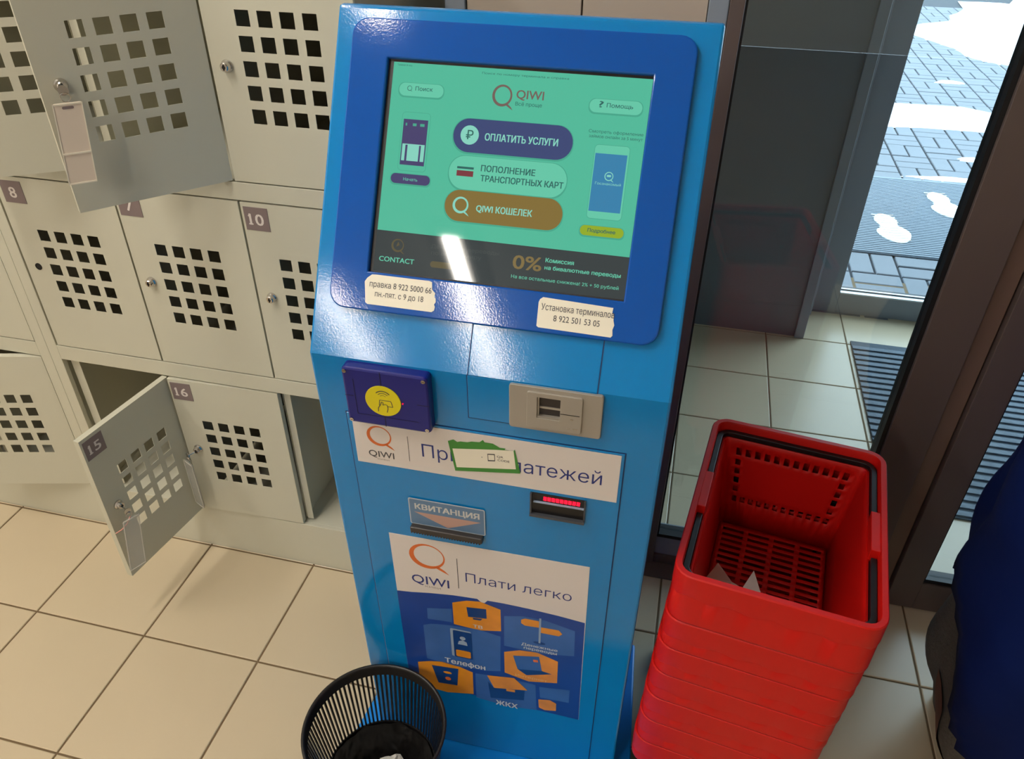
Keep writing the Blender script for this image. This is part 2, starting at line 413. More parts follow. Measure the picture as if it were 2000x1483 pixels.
def sole(cx, cy, rot, s):
    P = []
    for i in range(36):
        a = 2*PI*i/36; c_, s_ = math.cos(a), math.sin(a)
        wd = .062 if s_ > 0 else .050
        x = wd*c_*(1-.38*math.exp(-((s_+.15)/.28)**2)); y = .128*s_
        P.append((x*s, y*s))
    cr, sr = math.cos(rot), math.sin(rot)
    mb = MB(); fn = lambda p, t: (cx+cr*p[0]-sr*p[1], cy+sr*p[0]+cr*p[1], t)
    mb.prism(P, fn, .0098, .0135)
    for k in range(-5, 6):
        if k == -1: continue
        mb.add([fn((-.04*s, .022*k*s-.003), .0155), (fn((0, .022*k*s+.007), .0155)), fn((.04*s, .022*k*s-.003), .0155), fn((.04*s, .022*k*s-.009), .0155), fn((0, .022*k*s), .0155), fn((-.04*s, .022*k*s-.009), .0155)], [(0, 1, 4, 5), (1, 2, 3, 4)])
    return mb
mx, my = 1.65, 3.1775
for (cx, cy) in ((1.205, 2.955), (1.515, 3.325)):
    sole(cx-mx, cy-my, PI+.12, 1.32).obj('shoe_print', mat('print_white', (238, 240, 236), .7), om)['label'] = 'white shoe-sole print'

def snow_patch(cx, cy, rx, ry, h, seed, label):
    random.seed(seed); n, m = 40, 6; v = [(0, 0, h)]; f = []
    ph = [random.uniform(0, 6.28) for _ in range(6)]
    for k in range(1, m+1):
        for i in range(n):
            a = 2*PI*i/n; rr = 1+.12*math.sin(3*a+ph[0])+.09*math.sin(7*a+ph[1])+.06*math.sin(13*a+ph[2])
            t = k/m; z = h*(1-t**2.5)*(1+.2*math.sin(5*a+4*t+ph[3]))
            v.append((rx*rr*t*math.cos(a), ry*rr*t*math.sin(a), z if k < m else -.004))
    f += [(0, 1+i, 1+(i+1) % n) for i in range(n)]
    for k in range(m-1):
        for i in range(n): j = (i+1) % n; f.append((1+k*n+i, 1+(k+1)*n+i, 1+(k+1)*n+j, 1+k*n+j))
    o = mesh_obj('snow_patch', v, f, SNOW, smooth=True, loc=(cx, cy, 0.001)); tag(o, label, 'snow')
snow_patch(1.85, 4.98, 1.15, .29, .03, 3, 'long narrow strip of snow lying across the paving beyond the mat')
snow_patch(3.9, 8.0, 1.55, 2.3, .10, 5, 'wide snow bank at the far end of the paving')
snow_patch(1.83, 4.12, .085, .035, .012, 8, 'small lump of snow just behind the outdoor mat')
snow_patch(2.08, 5.97, .10, .05, .012, 9, 'small lump of snow between the snow strip and the snow bank')
snow_patch(1.75, 3.745, .34, .035, .012, 12, 'thin line of snow along the back edge of the outdoor mat')

# ================================================================ LOCKERS
YL = .382
ROWS = {1: (1.0197, 1.4180), 2: (.5836, .9823), 3: (.1450, .5430)}
PIT = .2683
HX0, HZ0, HP, HS = .0600, .1090, .0388, .0245      # holes: from the free (left) edge, from the top
def door_mesh(Wd, Hd):
    xs = [-Wd]; 
    for i in range(4): xs += [-Wd+HX0+i*HP, -Wd+HX0+i*HP+HS]
    xs.append(0)
    zs = [0]
    for j in reversed(range(5)): t = Hd-HZ0-j*HP; zs += [t-HS, t]
    zs.append(Hd)
    bm = bmesh.new(); V = [[bm.verts.new((x, 0, z)) for z in zs] for x in xs]
    for i in range(len(xs)-1):
        for j in range(len(zs)-1):
            if i % 2 == 1 and j % 2 == 1: continue
            bm.faces.new((V[i][j], V[i+1][j], V[i+1][j+1], V[i][j+1]))
    # folded flange round the sheet
    ex = bmesh.ops.extrude_edge_only(bm, edges=[e for e in bm.edges if e.is_boundary and all(abs(v.co.x+Wd) < 1e-6 for v in e.verts) or e.is_boundary and all(abs(v.co.x) < 1e-6 for v in e.verts) or e.is_boundary and all(abs(v.co.z) < 1e-6 for v in e.verts) or e.is_boundary and all(abs(v.co.z-Hd) < 1e-6 for v in e.verts)])
    for g in ex['geom']:
        if isinstance(g, bmesh.types.BMVert): g.co.y += .014
    bmesh.ops.recalc_face_normals(bm, faces=bm.faces)
    if sum(f.normal.y for f in bm.faces if abs(f.normal.y) > .5) > 0: bmesh.ops.reverse_faces(bm, faces=bm.faces)
    me = bpy.data.meshes.new('door'); bm.to_mesh(me); bm.free(); me.materials.append(BEIGE); return me
_dm = {}
def lock_mesh(keyed):
    mb = MB()
    mb.lathe([(0.0105, 0), (.0105, -.003), (.0088, -.006), (.0075, -.0115), (.006, -.013), (.0, -.013)], 20, axis='y')
    mb.lathe([(.0032, -.0131), (0, -.0136)], 12, axis='y', m=1)
    mb.box(-.0009, .0009, -.0142, -.0132, -.0045, .0045, 1)
    return mb
def locker_door(cab, hinge_x, row, ang, number=None, w=.2640, plate_dx=.005, lock=True, z=None, hole=False):
    zb, zt = ROWS[row]; H = zt-zb-.003
    key = (round(w, 4), round(H, 4))
    if key not in _dm: _dm[key] = door_mesh(w, H)
    d = bpy.data.objects.new('door', _dm[key]); C.objects.link(d); d.parent = cab
    d.location = (hinge_x-cab.location.x, YL-cab.location.y, zb+.0015); d.rotation_euler = (0, 0, math.radians(ang))
    if not d.modifiers: 
        s = d.modifiers.new('sheet', 'SOLIDIFY'); s.thickness = .0011; s.offset = -1
    lx, lz = -w+.030, H-.1960
    if lock:
        o = lock_mesh(False).obj('lock', [CHROME, DARKM], d, smooth=False, loc=(lx, 0, lz))
    if hole:
        MB().lathe([(.0078, 0), (.0078, -.0012), (.0064, -.0014), (.0062, -.0004), (0, -.0004)], 20, axis='y', m=1).obj('lock_hole', [BEIGE, DARKM], d, loc=(lx, 0, lz))
    if number:
        mb = MB(); fn = lambda p, t: (p[0], t, p[1])
        px = -w+plate_dx; pz = H-.008
        mb.prism([(px, pz-.046), (px+.0485, pz-.046), (px+.0485, pz), (px, pz)], fn, 0, -.0009, 0)
        wd = .028 if len(number) == 2 else .0150
        text(mb, number, px+.024-wd/2, px+.024+wd/2, pz-.0345, .0225, fn, -.0013, 1, bold=.018)
        if number[0] == '1':
            x1 = px+.024-wd/2
            mb.add([fn(p, -.0014) for p in ((x1-.0026, pz-.0345), (x1+.0062, pz-.0345), (x1+.0062, pz-.0318), (x1-.0026, pz-.0318))], [(0, 1, 2, 3)], 1)
            mb.add([fn(p, -.0015) for p in ((x1-.0024, pz-.0172), (x1+.0012, pz-.0122), (x1+.0020, pz-.0122), (x1+.0020, pz-.0165), (x1-.0010, pz-.0188))], [(0, 1, 2, 3, 4)], 1)
        o = mb.obj('number_plate', [PLATE, PLATE_W], d); o['label'] = 'taupe number plate reading ' + number
    return d
def cabinet(x_right, ncol, label, name='locker_cabinet'):
    xl = x_right-ncol*PIT; x0, x1 = xl-.0275, x_right+.0015 if ncol == 3 else x_right+.0290
    cab = empty(name, ((x0+x1)/2, YL+.25, 0)); tag(cab, label, 'locker')
    ox, oy = (x0+x1)/2, YL+.25
    bx = lambda a, b, c, d, e, f, nm: MB().box(a-ox, b-ox, c-oy, d-oy, e, f).obj(nm, BEIGE, cab, bevel=.0008)
    bx(x0, x0+.0012, YL+.001, YL+.50, 0, 1.46, 'side_panel'); bx(x1-.0012, x1, YL+.001, YL+.50, 0, 1.46, 'side_panel')
    bx(x0, x1, YL+.499, YL+.50, 0, 1.46, 'back_panel')
    bx(x0, x1, YL+.0005, YL+.50, 1.455, 1.46, 'top_panel')
    bx(x0, xl-.001, YL, YL+.012, 0, 1.46, 'stile')
    if x1-x_right > .01: bx(x_right+.001, x1, YL, YL+.012, 0, 1.46, 'stile')
    for a, b in ((.0, .1435), (.5445, .5820), (.9838, 1.0182), (1.4195, 1.46)):
        bx(xl-.001, x_right+.001, YL, YL+.010, a, b, 'rail')
    for zz in (.1420, .5803, 1.0165): bx(x0+.001, x1-.001, YL+.010, YL+.499, zz, zz+.0015, 'shelf')
    for i in range(1, ncol):
        xx = x_right-i*PIT
        bx(xx-.0010, xx+.0010, YL+.020, YL+.499, .15, 1.45, 'divider')
        bx(xx+.004, xx+.020, YL+.0175, YL+.019, .15, 1.45, 'divider_flange')
    bx(xl+.004, xl+.026, YL+.0175, YL+.019, .15, 1.45, 'divider_flange')
    return cab
XR = -.3020
cabA = cabinet(XR, 3, 'cream steel locker cabinet with perforated numbered doors standing directly left of the blue terminal')
c3, c2, c1 = XR, XR-PIT, XR-2*PIT          # hinge lines of the three columns, from the terminal leftwards
locker_door(cabA, c3, 1, 0)
locker_door(cabA, c2, 1, 50, w=.2560)['label'] = 'perforated door standing wide open'
locker_door(cabA, c1, 1, 33)['label'] = 'perforated door half open'
locker_door(cabA, c3, 2, 0, '10')
locker_door(cabA, c2, 2, 0, '7')
locker_door(cabA, c1, 2, 0, '8', plate_dx=.012, lock=False, hole=True)['label'] = 'closed door with an empty lock hole'
locker_door(cabA, c2, 3, 1.5, '16')
d15 = locker_door(cabA, c1+.001, 3, 81.5, '15', w=.2480); d15['label'] = 'open door turned out into the room'
cabB = cabinet(-1.1640, 2, 'cream steel locker cabinet cut off by the left edge of the photo')
xb = -1.1640
locker_door(cabB, xb, 2, 0); locker_door(cabB, xb-PIT, 2, 0, '5')
locker_door(cabB, xb, 1, 0); locker_door(cabB, xb-PIT, 1, 0)
locker_door(cabB, xb, 3, 14)['label'] = 'door standing slightly open'
locker_door(cabB, xb-PIT, 3, 0)

# ---- keys with tags hanging in locks (each its own thing)
def key_tag(name, loc, rz, tilt, L, W, m_face, m_edge, label, cord=None, fold=False):
    k = empty(name, loc, rz); tag(k, label, 'key tag')
    mb = MB(); mb.tube([(0, -.004, 0), (0, -.022, 0)], .0016, 8); mb.lathe([(.0, -.0225), (.0075, -.0225), (.0075, -.0245), (0, -.0245)], 16, axis='y'); mb.obj('key', CHROME, k)
    R = MB(); R.tube([(.007*math.sin(2*PI*i/16), -.024+.002*math.cos(2*PI*i/16), -.010-.007*math.cos(2*PI*i/16)) for i in range(17)], .0007, 6); R.obj('key_ring', CHROME, k)
    fob = MB(); th = .003
    fn = lambda p, t: (p[0]+p[1]*-tilt, -.026+t, -.017+p[1])
    outer = rrect(-W/2, W/2, -L, 0, .003, 3)
    fob.prism(outer, fn, 0, -th, 0)
    for (a, b) in ((-L, -L+.0022), (-.0022, 0)): fob.prism([(-W/2, a), (W/2, a), (W/2, b), (-W/2, b)], fn, -th, -th-.0009, 1)
    for (a, b) in ((-W/2, -W/2+.0016), (W/2-.0016, W/2)): fob.prism([(a, -L), (b, -L), (b, 0), (a, 0)], fn, -th, -th-.0007, 1)
    if fold:
        fob.prism([(-W/2, -L*.62), (W/2, -L*.62), (W/2, -L*.60), (-W/2, -L*.60)], fn, -th, -th-.0012, 1)
        fob.prism(rrect(-.008, .008, -.0085, -.0045, .0018, 3), fn, -th, -th-.0004, 2)
    fob.obj('fob', [m_face, m_edge, PLATE], k)
    if cord:
        MB().tube(cord, .0011, 6).obj('cord', PINK, k)
    return k
# door A: free edge direction and outer normal
aA = math.radians(50); wA = .256
lockA = Vector((c2, YL, 0)) + Vector((-math.cos(aA), -math.sin(aA), 0))*(wA-.030)
zl1 = ROWS[1][1]-.003-.196+.0015
key_tag('key_tag', (lockA.x+.011*math.sin(aA), lockA.y-.011*math.cos(aA), zl1), aA-.15, -.10, .122, .041, TAG, mat('tag_edge', (236, 226, 206), .4), 'cream folded plastic key tag hanging on the wide open upper locker door', fold=True)
a16 = math.radians(1.5)
key_tag('key_tag', (c2-.234+.0, YL-.0125+.004-.006, ROWS[3][1]-.003-.196), -.45, -.02, .140, .036, CLEAR, CLEAR_E, 'clear acrylic key tag hanging on the closed locker door beside the terminal')
a15 = math.radians(81.5)
l15 = Vector((c1, YL, 0)) + Vector((-math.cos(a15), -math.sin(a15), 0))*(.248-.030)
key_tag('key_tag', (l15.x+.012*math.sin(a15), l15.y-.012*math.cos(a15), ROWS[3][1]-.003-.196), a15-.30, -.16, .135, .036, CLEAR, CLEAR_E, 'clear acrylic key tag with a pink cord on the lower open locker door',
        cord=[(.0, -.028, -.012), (-.010, -.024, -.03), (-.022, -.018, -.042), (-.034, -.012, -.048)])

# ================================================================ THE TERMINAL (kiosk)
KS = .94; KROT = .0082
ZC, YT, ZT, LEAN = .9444, .2252, 1.3522, .03976
LP = math.hypot(YT, ZT-ZC)
kx, ky, kz = CAM.x*(1-KS), CAM.y*(1-KS), CAM.z*(1-KS)
kiosk = empty('payment_terminal', (kx, ky, 0), KROT)
tag(kiosk, 'tall blue self-service payment terminal with a glowing teal touch screen', 'payment terminal')
def KX(v): return (v[0]*KS, v[1]*KS, v[2]*KS+kz)
def FF(p, t): return (p[0], LEAN*(ZC-p[1])-t, p[1])                     # front plate, t = outwards
ny, nz = -(ZT-ZC)/LP, YT/LP
def FP(p, t): return (p[0], p[1]*YT/LP+ny*t, ZC+p[1]*(ZT-ZC)/LP+nz*t)   # sloping head
ZB = (.05-kz)/KS
def build_body():
    prof = [(LEAN*(ZC-ZB), ZB), (0, ZC), (YT, ZT), (YT+.010, ZT), (.42, ZT-.105), (.44, ZB)]
    mb = MB(); mb.prism(prof, lambda p, t: (t, p[0], p[1]), -.25, .25)
    return mb.obj('body', BLUE, kiosk, xf=KX, bevel=.0035)
build_body()
# foot plate: wider towards the front
def Lw(x, y, z):                       # world -> kiosk root local
    x -= kx; y -= ky; c_, s_ = math.cos(-KROT), math.sin(-KROT); return (c_*x-s_*y, s_*x+c_*y, z)
fp = MB(); foot = [(-.292, -.300), (.300, -.300), (.282, .02), (.262, .300), (-.245, .300), (-.258, .040), (-.268, -.03)]
fp.prism(foot, lambda p, t: Lw(p[0], p[1], t), 0, .0495)
fp.obj('foot_plate', mat('foot_blue', (4, 134, 222), .3), kiosk, bevel=.004)
# door seams and plates on the front
def plate(name, poly, FN, t0, t1, m, par=kiosk, bevel=.0008, smooth=False):
    return MB().prism(poly, FN, t0, t1).obj(name, m, par, xf=KX, bevel=bevel)
plate('door_seam', [(-.2092, -.046), (.2012, -.046), (.2012, .8470), (-.2092, .8470)], FF, -.001, .0006, BLUE_DK, bevel=None)
sd = plate('service_door', [(-.2078, -.044), (.1998, -.044), (.1998, .8455), (-.2078, .8455)], FF, -.001, .0016, BLUE)
plate('panel_seam', [(-.0215, .0), (.1555, .0), (.1555, .0700), (-.0215, .0700)], FP, -.001, .0005, BLUE_DK, bevel=None)
plate('hatch_panel', [(-.0203, -.0005), (.1543, -.0005), (.1543, .0690), (-.0203, .0690)], FP, -.001, .0012, BLUE)
plate('lower_seam', [(-.0225, .8690), (.1555, .8690), (.1555, ZC), (-.0225, ZC)], FF, -.001, .0005, BLUE_DK, bevel=None)
plate('hatch_lip', [(-.0213, .8702), (.1543, .8702), (.1543, ZC-.0005), (-.0213, ZC-.0005)], FF, -.001, .0012, BLUE)
# bezel: frame with an opening for the screen
def bezel():
    mb = MB(); n = 6
    out = rrect(-.2240, .2220, .0690, .4490, .022, n); inn = rrect(-.1720, .1730, .1215, .4000, .0008, n)
    N = len(out)
    v = [FP(p, 0) for p in out]+[FP(p, .0085) for p in out]+[FP(p, .0085) for p in inn]+[FP(p, -.004) for p in inn]
    f = [(k*N+i, k*N+(i+1) % N, (k+1)*N+(i+1) % N, (k+1)*N+i) for k in range(3) for i in range(N)]
    mb.add(v, f); return mb.obj('bezel', BEZ, kiosk, xf=KX, bevel=.002)
bezel()
scr = plate('screen', [(-.1735, .1205), (.1745, .1205), (.1745, .4010), (-.1735, .4010)], FP, .0004, .0012, [BLK], bevel=None); scr['label'] = 'lit teal touch screen'
T0 = .0013
def sp(name, builder, mats):
    mb = MB(); builder(mb); o = mesh_obj(name, mb.v, mb.f, mats, scr, mb.m, xf=KX); return o
dT = .00008
def s_flat(poly, k): return lambda mb: flat(mb, poly, FP, T0+k*dT)
sp('screen_image', lambda mb: flat(mb, [(-.1667, .1240), (.1725, .1240), (.1725, .3965), (-.1652, .3970)], FP, T0), [S_T])
def pill(x0, x1, y0, y1, k, m): return lambda mb: flat(mb, rrect(x0, x1, y0, y1, (y1-y0)/2*.98, 8), FP, T0+k*dT, m)
def button(name, x0, x1, y0, y1, mats, extra):
    def b(mb):
        flat(mb, rrect(x0-.0012, x1+.0012, y0-.0022, y1+.0006, (y1-y0)/2, 8), FP, T0+dT, 1)
        flat(mb, rrect(x0, x1, y0, y1, (y1-y0)/2*.98, 8), FP, T0+2*dT, 0)
        extra(mb)
    sp(name, b, mats)
K3 = T0+3*dT; K4 = T0+4*dT; K5 = T0+5*dT
button('pay_button', -.0748, .0828, .2896, .3325, [S_N, S_SH, S_W, S_INK], lambda mb: (
    flat(mb, circle(-.0528, .3116, .0123), FP, K3, 2), text(mb, '\u20bd', -.0575, -.0480, .3062, .0115, FP, K4, 3, .01),
    text(mb, 'ОПЛАТИТЬ УСЛУГИ', -.0321, .0637, .3066, .0088, FP, K3, 2, .024)))
button('top_up_button', -.0756, .0808, .2420, .2850, [S_T2, S_SH, S_INK, S_R, S_T2], lambda mb: (
    flat(mb, [(-.0650, .2588), (-.0425, .2588), (-.0425, .2660), (-.0650, .2660)], FP, K3, 3), flat(mb, [(-.0650, .2682), (-.0425, .2682), (-.0425, .2710), (-.0650, .2710)], FP, K3, 2),
    text(mb, 'ПОПОЛНЕНИЕ', -.0327, .0390, .2672, .0078, FP, K3, 2, .024), text(mb, 'ТРАНСПОРТНЫХ КАРТ', -.0320, .0771, .2545, .0078, FP, K3, 2, .024)))
button('wallet_button', -.0766, .0808, .2005, .2410, [S_O, S_SH, S_W], lambda mb: (
    ring(mb, -.0551, .2215, .0108, .0108, .0022, .0034, FP, K3, 2), text(mb, 'QIWI КОШЕЛЕК', -.0334, .0410, .2155, .0083, FP, K3, 2, .024)))
button('search_button', -.1545, -.0940, .3550, .3715, [S_T2, S_SH, S_INK], lambda mb: (
    ring(mb, -.1403, .3648, .0033, .0033, .0006, .0008, FP, K3, 2), text(mb, 'Поиск', -.1323, -.1088, .3624, .0052, FP, K3, 2, .01)))
button('help_button', .0980, .1640, .3520, .3685, [S_T2, S_SH, S_INK], lambda mb: (
    text(mb, '?', .1102, .1152, .3585, .0078, FP, K3, 2, .02), text(mb, 'Помощь', .1196, .1525, .3590, .0052, FP, K3, 2, .01)))
def logo(mb): 
    ring(mb, -.0154, .3640, .0132, .0137, .0024, .0036, FP, T0+dT, 0); text(mb, 'QIWI', .0032, .0386, .3618, .0110, FP, T0+dT, 0, .015); text(mb, 'Всё проще', .0029, .0375, .3530, .0046, FP, T0+dT, 1, .004)
sp('screen_logo', logo, [S_Q, S_INK])
def phone1(mb):
    flat(mb, rrect(-.1468, -.1076, .2587, .3348, .005), FP, T0+dT, 0); flat(mb, rrect(-.1462, -.1082, .2593, .3342, .0045), FP, T0+2*dT, 1)
    flat(mb, [(-.1442, .2665), (-.1105, .2665), (-.1105, .3255), (-.1442, .3255)], FP, K3, 2)
    flat(mb, [(-.1428, .2720), (-.1120, .2720), (-.1120, .2938), (-.1428, .2938)], FP, K4, 3)
    for a, b in ((-.1385, -.1355), (-.1195, -.1170)): flat(mb, [(a, .2720), (b, .2720), (b, .2925), (a, .2925)], FP, K5, 2)
    for a, b in ((-.141, -.139), (-.131, -.126), (-.121, -.115)): flat(mb, [(a, .3170), (b, .3170), (b, .3205), (a, .3205)], FP, K4, 0)
    text(mb, 'чат 24', -.1325, -.1222, .2905, .0028, FP, K5, 4, 0) if 0 else None
sp('screen_phone', phone1, [S_SH, S_T, S_P, S_W, S_INK])
button('start_button', -.1546, -.1002, .2418, .2548, [S_P, S_SH, S_T2], lambda mb: text(mb, 'Начать', -.1371, -.1175, .2462, .0040, FP, K3, 2, .005))
def phone2(mb):
    flat(mb, rrect(.1112, .1560, .2210, .3135, .005), FP, T0+dT, 0); flat(mb, rrect(.1118, .1554, .2216, .3129, .0045), FP, T0+2*dT, 1)
    flat(mb, [(.1130, .2305), (.1533, .2305), (.1533, .3025), (.1130, .3025)], FP, K3, 2)
    ring(mb, .1335, .2750, .0056, .0056, .0010, .0012, FP, K4, 3); flat(mb, rrect(.1308, .1362, .2742, .2768, .001), FP, K4, 3)
    text(mb, 'Госзнакомый', .1171, .1499, .2640, .0032, FP, K4, 3, 0)
sp('screen_phone', phone2, [S_SH, S_T2, S_PB, S_W, S_INK])
def captions(mb):
    text(mb, 'Смотреть оформление', .1011, .1696, .3272, .0038, FP, T0+dT, 4, 0); text(mb, 'займов онлайн за 5 минут', .1020, .1696, .3212, .0038, FP, T0+dT, 4, 0)
    text(mb, 'Терминал 24 часа', -.1600, -.1400, .3925, .0024, FP, T0+dT, 4, 0); text(mb, 'Поиск по номеру терминала и справка', -.0450, .0680, .3890, .0026, FP, T0+dT, 4, 0)
sp('screen_phone', phone2, [S_SH, S_T2, S_PB, S_W, S_INK]) if 0 else sp('screen_caption', captions, [S_SH, S_T2, S_PB, S_W, S_INK])
button('more_button', .1054, .1612, .1995, .2122, [S_Y, S_SH, S_INK], lambda mb: text(mb, 'Подробнее', .1153, .1506, .2042, .0044, FP, K3, 2, .024))
def band(mb):
    flat(mb, [(-.1675, .1236), (.1727, .1236), (.1727, .1775), (-.1668, .1785)], FP, K3, 0)
    ring(mb, -.1358, .1602, .0088, .0088, .0012, .0030, FP, K4, 1); flat(mb, [(-.1375, .1585), (-.1330, .1610), (-.1350, .1655), (-.1368, .1620)], FP, K4, 1)
    text(mb, 'CONTACT', -.1600, -.1107, .1376, .0067, FP, K4, 2, .018)
    text(mb, 'Денежные переводы', -.0891, .0040, .1620, .0050, FP, K4, 3, 0); text(mb, 'по всему миру', -.0881, -.0190, .1535, .0050, FP, K4, 3, 0)
    flat(mb, rrect(-.0881, -.0488, .1366, .1449, .004), FP, K4, 4)
    text(mb, '0%', .0237, .0612, .1475, .0180, FP, K4, 5, .02)
    text(mb, 'Комиссия', .0662, .1030, .1600, .0054, FP, K4, 2, .024); text(mb, 'на бивалютные переводы', .0660, .1646, .1506, .0050, FP, K4, 2, .024)
    text(mb, 'На все остальные снижена! 2% + 50 рублей', .0233, .1640, .1350, .0044, FP, K4, 2, .005)
sp('screen_banner', band, [S_K, S_BR, S_T2, smat('screen_dim_text', (72, 80, 78)), S_BR, S_BG])
# paper stickers under the screen
def sticker(name, outline, FN, t, builder, mats, par=kiosk):
    mb = MB(); mb.prism(outline, FN, t-.0004, t); builder(mb); o = mesh_obj(name, mb.v, mb.f, mats, par, mb.m, xf=KX); return o
TB = .0090
o = sticker('paper_sticker', [(-.1712, .0800), (-.1680, .0778), (-.0775, .0776), (-.0740, .0800), (-.0732, .0850), (-.0748, .0880), (-.0728, .0915), (-.0735, .0960), (-.0755, .0985), (-.0748, .1030), (-.0795, .1075), (-.0806, .1170), (-.0850, .1182), (-.1590, .1184), (-.1650, .1180), (-.1712, .1130), (-.1745, .1077), (-.1722, .0900)], FP, TB,
    lambda mb: (text(mb, 'правка 8 922 5000 66', -.1670, -.0800, .1018, .0080, FP, TB+.0002, 1, .002), text(mb, 'пн.-пят. с 9 до 18', -.1584, -.0902, .0893, .0077, FP, TB+.0002, 1, .002)), [WHITE, INK]); o['label'] = 'torn white paper sticker with a phone number and opening hours'
o = sticker('paper_sticker', [(.0655, .0773), (.0680, .0755), (.1625, .0740), (.1646, .0765), (.1636, .0840), (.1652, .0900), (.1634, .0960), (.1630, .1020), (.1606, .1060), (.1612, .1118), (.0700, .1150), (.0662, .1120), (.0648, .1080)], FP, TB,
    lambda mb: (text(mb, 'Установка терминалов', .0690, .1640, .0988, .0084, FP, TB+.0002, 1, .002), text(mb, '8 922 501 53 05', .0865, .1466, .0858, .0080, FP, TB+.0002, 1, .002)), [WHITE, INK]); o['label'] = 'white paper sticker about installing terminals'
# contactless reader
rd = MB().prism(rrect(-.1965, -.0720, .8430, .9415, .006, 4), FF, -.002, .018).obj('card_reader', NAVY, kiosk, xf=KX, bevel=.003); rd['label'] = 'navy contactless card reader with a round yellow pad'
def rp(name, builder, mats, par=rd): mb = MB(); builder(mb); return mesh_obj(name, mb.v, mb.f, mats, par, mb.m, xf=KX)
rp('groove', lambda mb: [flat(mb, q, FF, .0183) for q in ([(-.1405, .8440), (-.1393, .8440), (-.1393, .9405), (-.1405, .9405)], [(-.1960, .8925), (-.1830, .8925), (-.1830, .8935), (-.1960, .8935)], [(-.0900, .8925), (-.0725, .8925), (-.0725, .8935), (-.0900, .8935)],
   [(-.1810, .8610), (-.0900, .8610), (-.0900, .8618), (-.1810, .8618)], [(-.1810, .8610), (-.1802, .8610), (-.1802, .9230), (-.1810, .9230)])], [NAVY_DK])
def pad(mb):
    mb.prism(circle(-.1393, .8912, .0262, 36), FF, .018, .0192, 0)
    t = .0195
    for r in (.0050, .0085, .0120):
        P = []
        for i in range(9):
            a = PI*.22+PI*.56*i/8; P.append((-.1385+r*math.cos(a), .8965+r*math.sin(a)))
        Q = [(-.1385+(x+.1385)*1.12, .8965+(y-.8965)*1.12) for x, y in P]
        mb.add([FF(p, t) for p in P]+[FF(p, t) for p in Q], [(i, i+1, 10+i, 9+i) for i in range(8)], 1)
    def line(pts, w_=.0005, close=False):
        n = len(pts)
        for i in range(n if close else n-1):
            a, b = Vector(pts[i]), Vector(pts[(i+1) % n]); d = (b-a).normalized(); q = Vector((-d.y, d.x))*w_
            mb.add([FF(p, t) for p in (a-q, b-q, b+q, a+q)], [(0, 1, 2, 3)], 1)
    line([(-.1440, .8930), (-.1275, .8930), (-.1255, .8830), (-.1330, .8830)]); line([(-.1440, .8930), (-.1455, .8835), (-.1440, .8835)])
    line([(-.1480, .8720), (-.1475, .8785), (-.1440, .8840), (-.1415, .8900), (-.1395, .8890), (-.1400, .8845), (-.1365, .8860), (-.1335, .8850), (-.1330, .8790), (-.1350, .8720)])
rp('touch_pad', pad, [YEL, INK])
rp('status_light', lambda mb: mb.prism(circle(-.1105, .8915, .0009, 8), FF, .018, .0195), [LEDR])
for (sx, sz) in ((-.1915, .9355), (-.0780, .9355), (-.0780, .8490), (-.1915, .8490)):
    rp('screw', lambda mb: (mb.prism(circle(sx, sz, .0030, 12), FF, .017, .0196), flat(mb, [(sx-.002, sz-.0003), (sx+.002, sz-.0003), (sx+.002, sz+.0003), (sx-.002, sz+.0003)], FF, .0198, 1)), [CHROME, DARKM])
# coin acceptor
cp = MB()
def cplate():
    out = rrect(.0374, .1640, .8690, .9430, .004, 4); hole = rrect(.0770, .1075, .8945, .9290, .0008, 4); N = len(out)
    v = [FF(p, -.001) for p in out]+[FF(p, .0055) for p in out]+[FF(p, .0055) for p in hole]+[FF(p, .0018) for p in hole]
    cp.add(v, [(k*N+i, k*N+(i+1) % N, (k+1)*N+(i+1) % N, (k+1)*N+i) for k in range(3) for i in range(N)])
    o = cp.obj('coin_acceptor', STEEL, kiosk, xf=KX, bevel=.0012); o['label'] = 'brushed silver coin acceptor plate with a square mouth'; return o
ca = cplate()
def raised(x0, x1, z0, z1, t0, t1, m=0): return lambda mb: mb.prism([(x0, z0), (x1, z0), (x1, z1), (x0, z1)], FF, t0, t1, m)
def cf(mb):       # raised module frame round the mouth
    out = rrect(.0625, .1375, .8755, .9365, .003, 3); inn = rrect(.0765, .1080, .8940, .9295, .001, 3); N = len(out)
    v = [FF(p, .0055) for p in out]+[FF(p, .0085) for p in out]+[FF(p, .0085) for p in inn]+[FF(p, .0055) for p in inn]
    mb.add(v, [(k*N+i, k*N+(i+1) % N, (k+1)*N+(i+1) % N, (k+1)*N+i) for k in range(3) for i in range(N)])
m_ = MB(); cf(m_); m_.obj('coin_module', STEEL, ca, xf=KX, bevel=.0006)
m_ = MB().prism([(.0760, .8940), (.1085, .8940), (.1085, .9300), (.0760, .9300)], FF, .0012, .0020, 1); m_.prism([(.0770, .9080), (.1075, .9080), (.1075, .9110), (.0770, .9110)], FF, .001, .0036, 0); m_.prism([(.0770, .8945), (.0790, .8945), (.0790, .9290), (.0770, .9290)], FF, .001, .0060, 0)
m_.prism([(.0770, .8944), (.1075, .8944), (.1075, .8965), (.0770, .8965)], FF, .001, .0075, 0); m_.obj('coin_mouth', [STEEL, STEEL_DK], ca, xf=KX)
m_ = MB().prism([(.1085, .9060), (.1345, .9060), (.1345, .9070), (.1085, .9070)], FF, .008, .0088, 0)
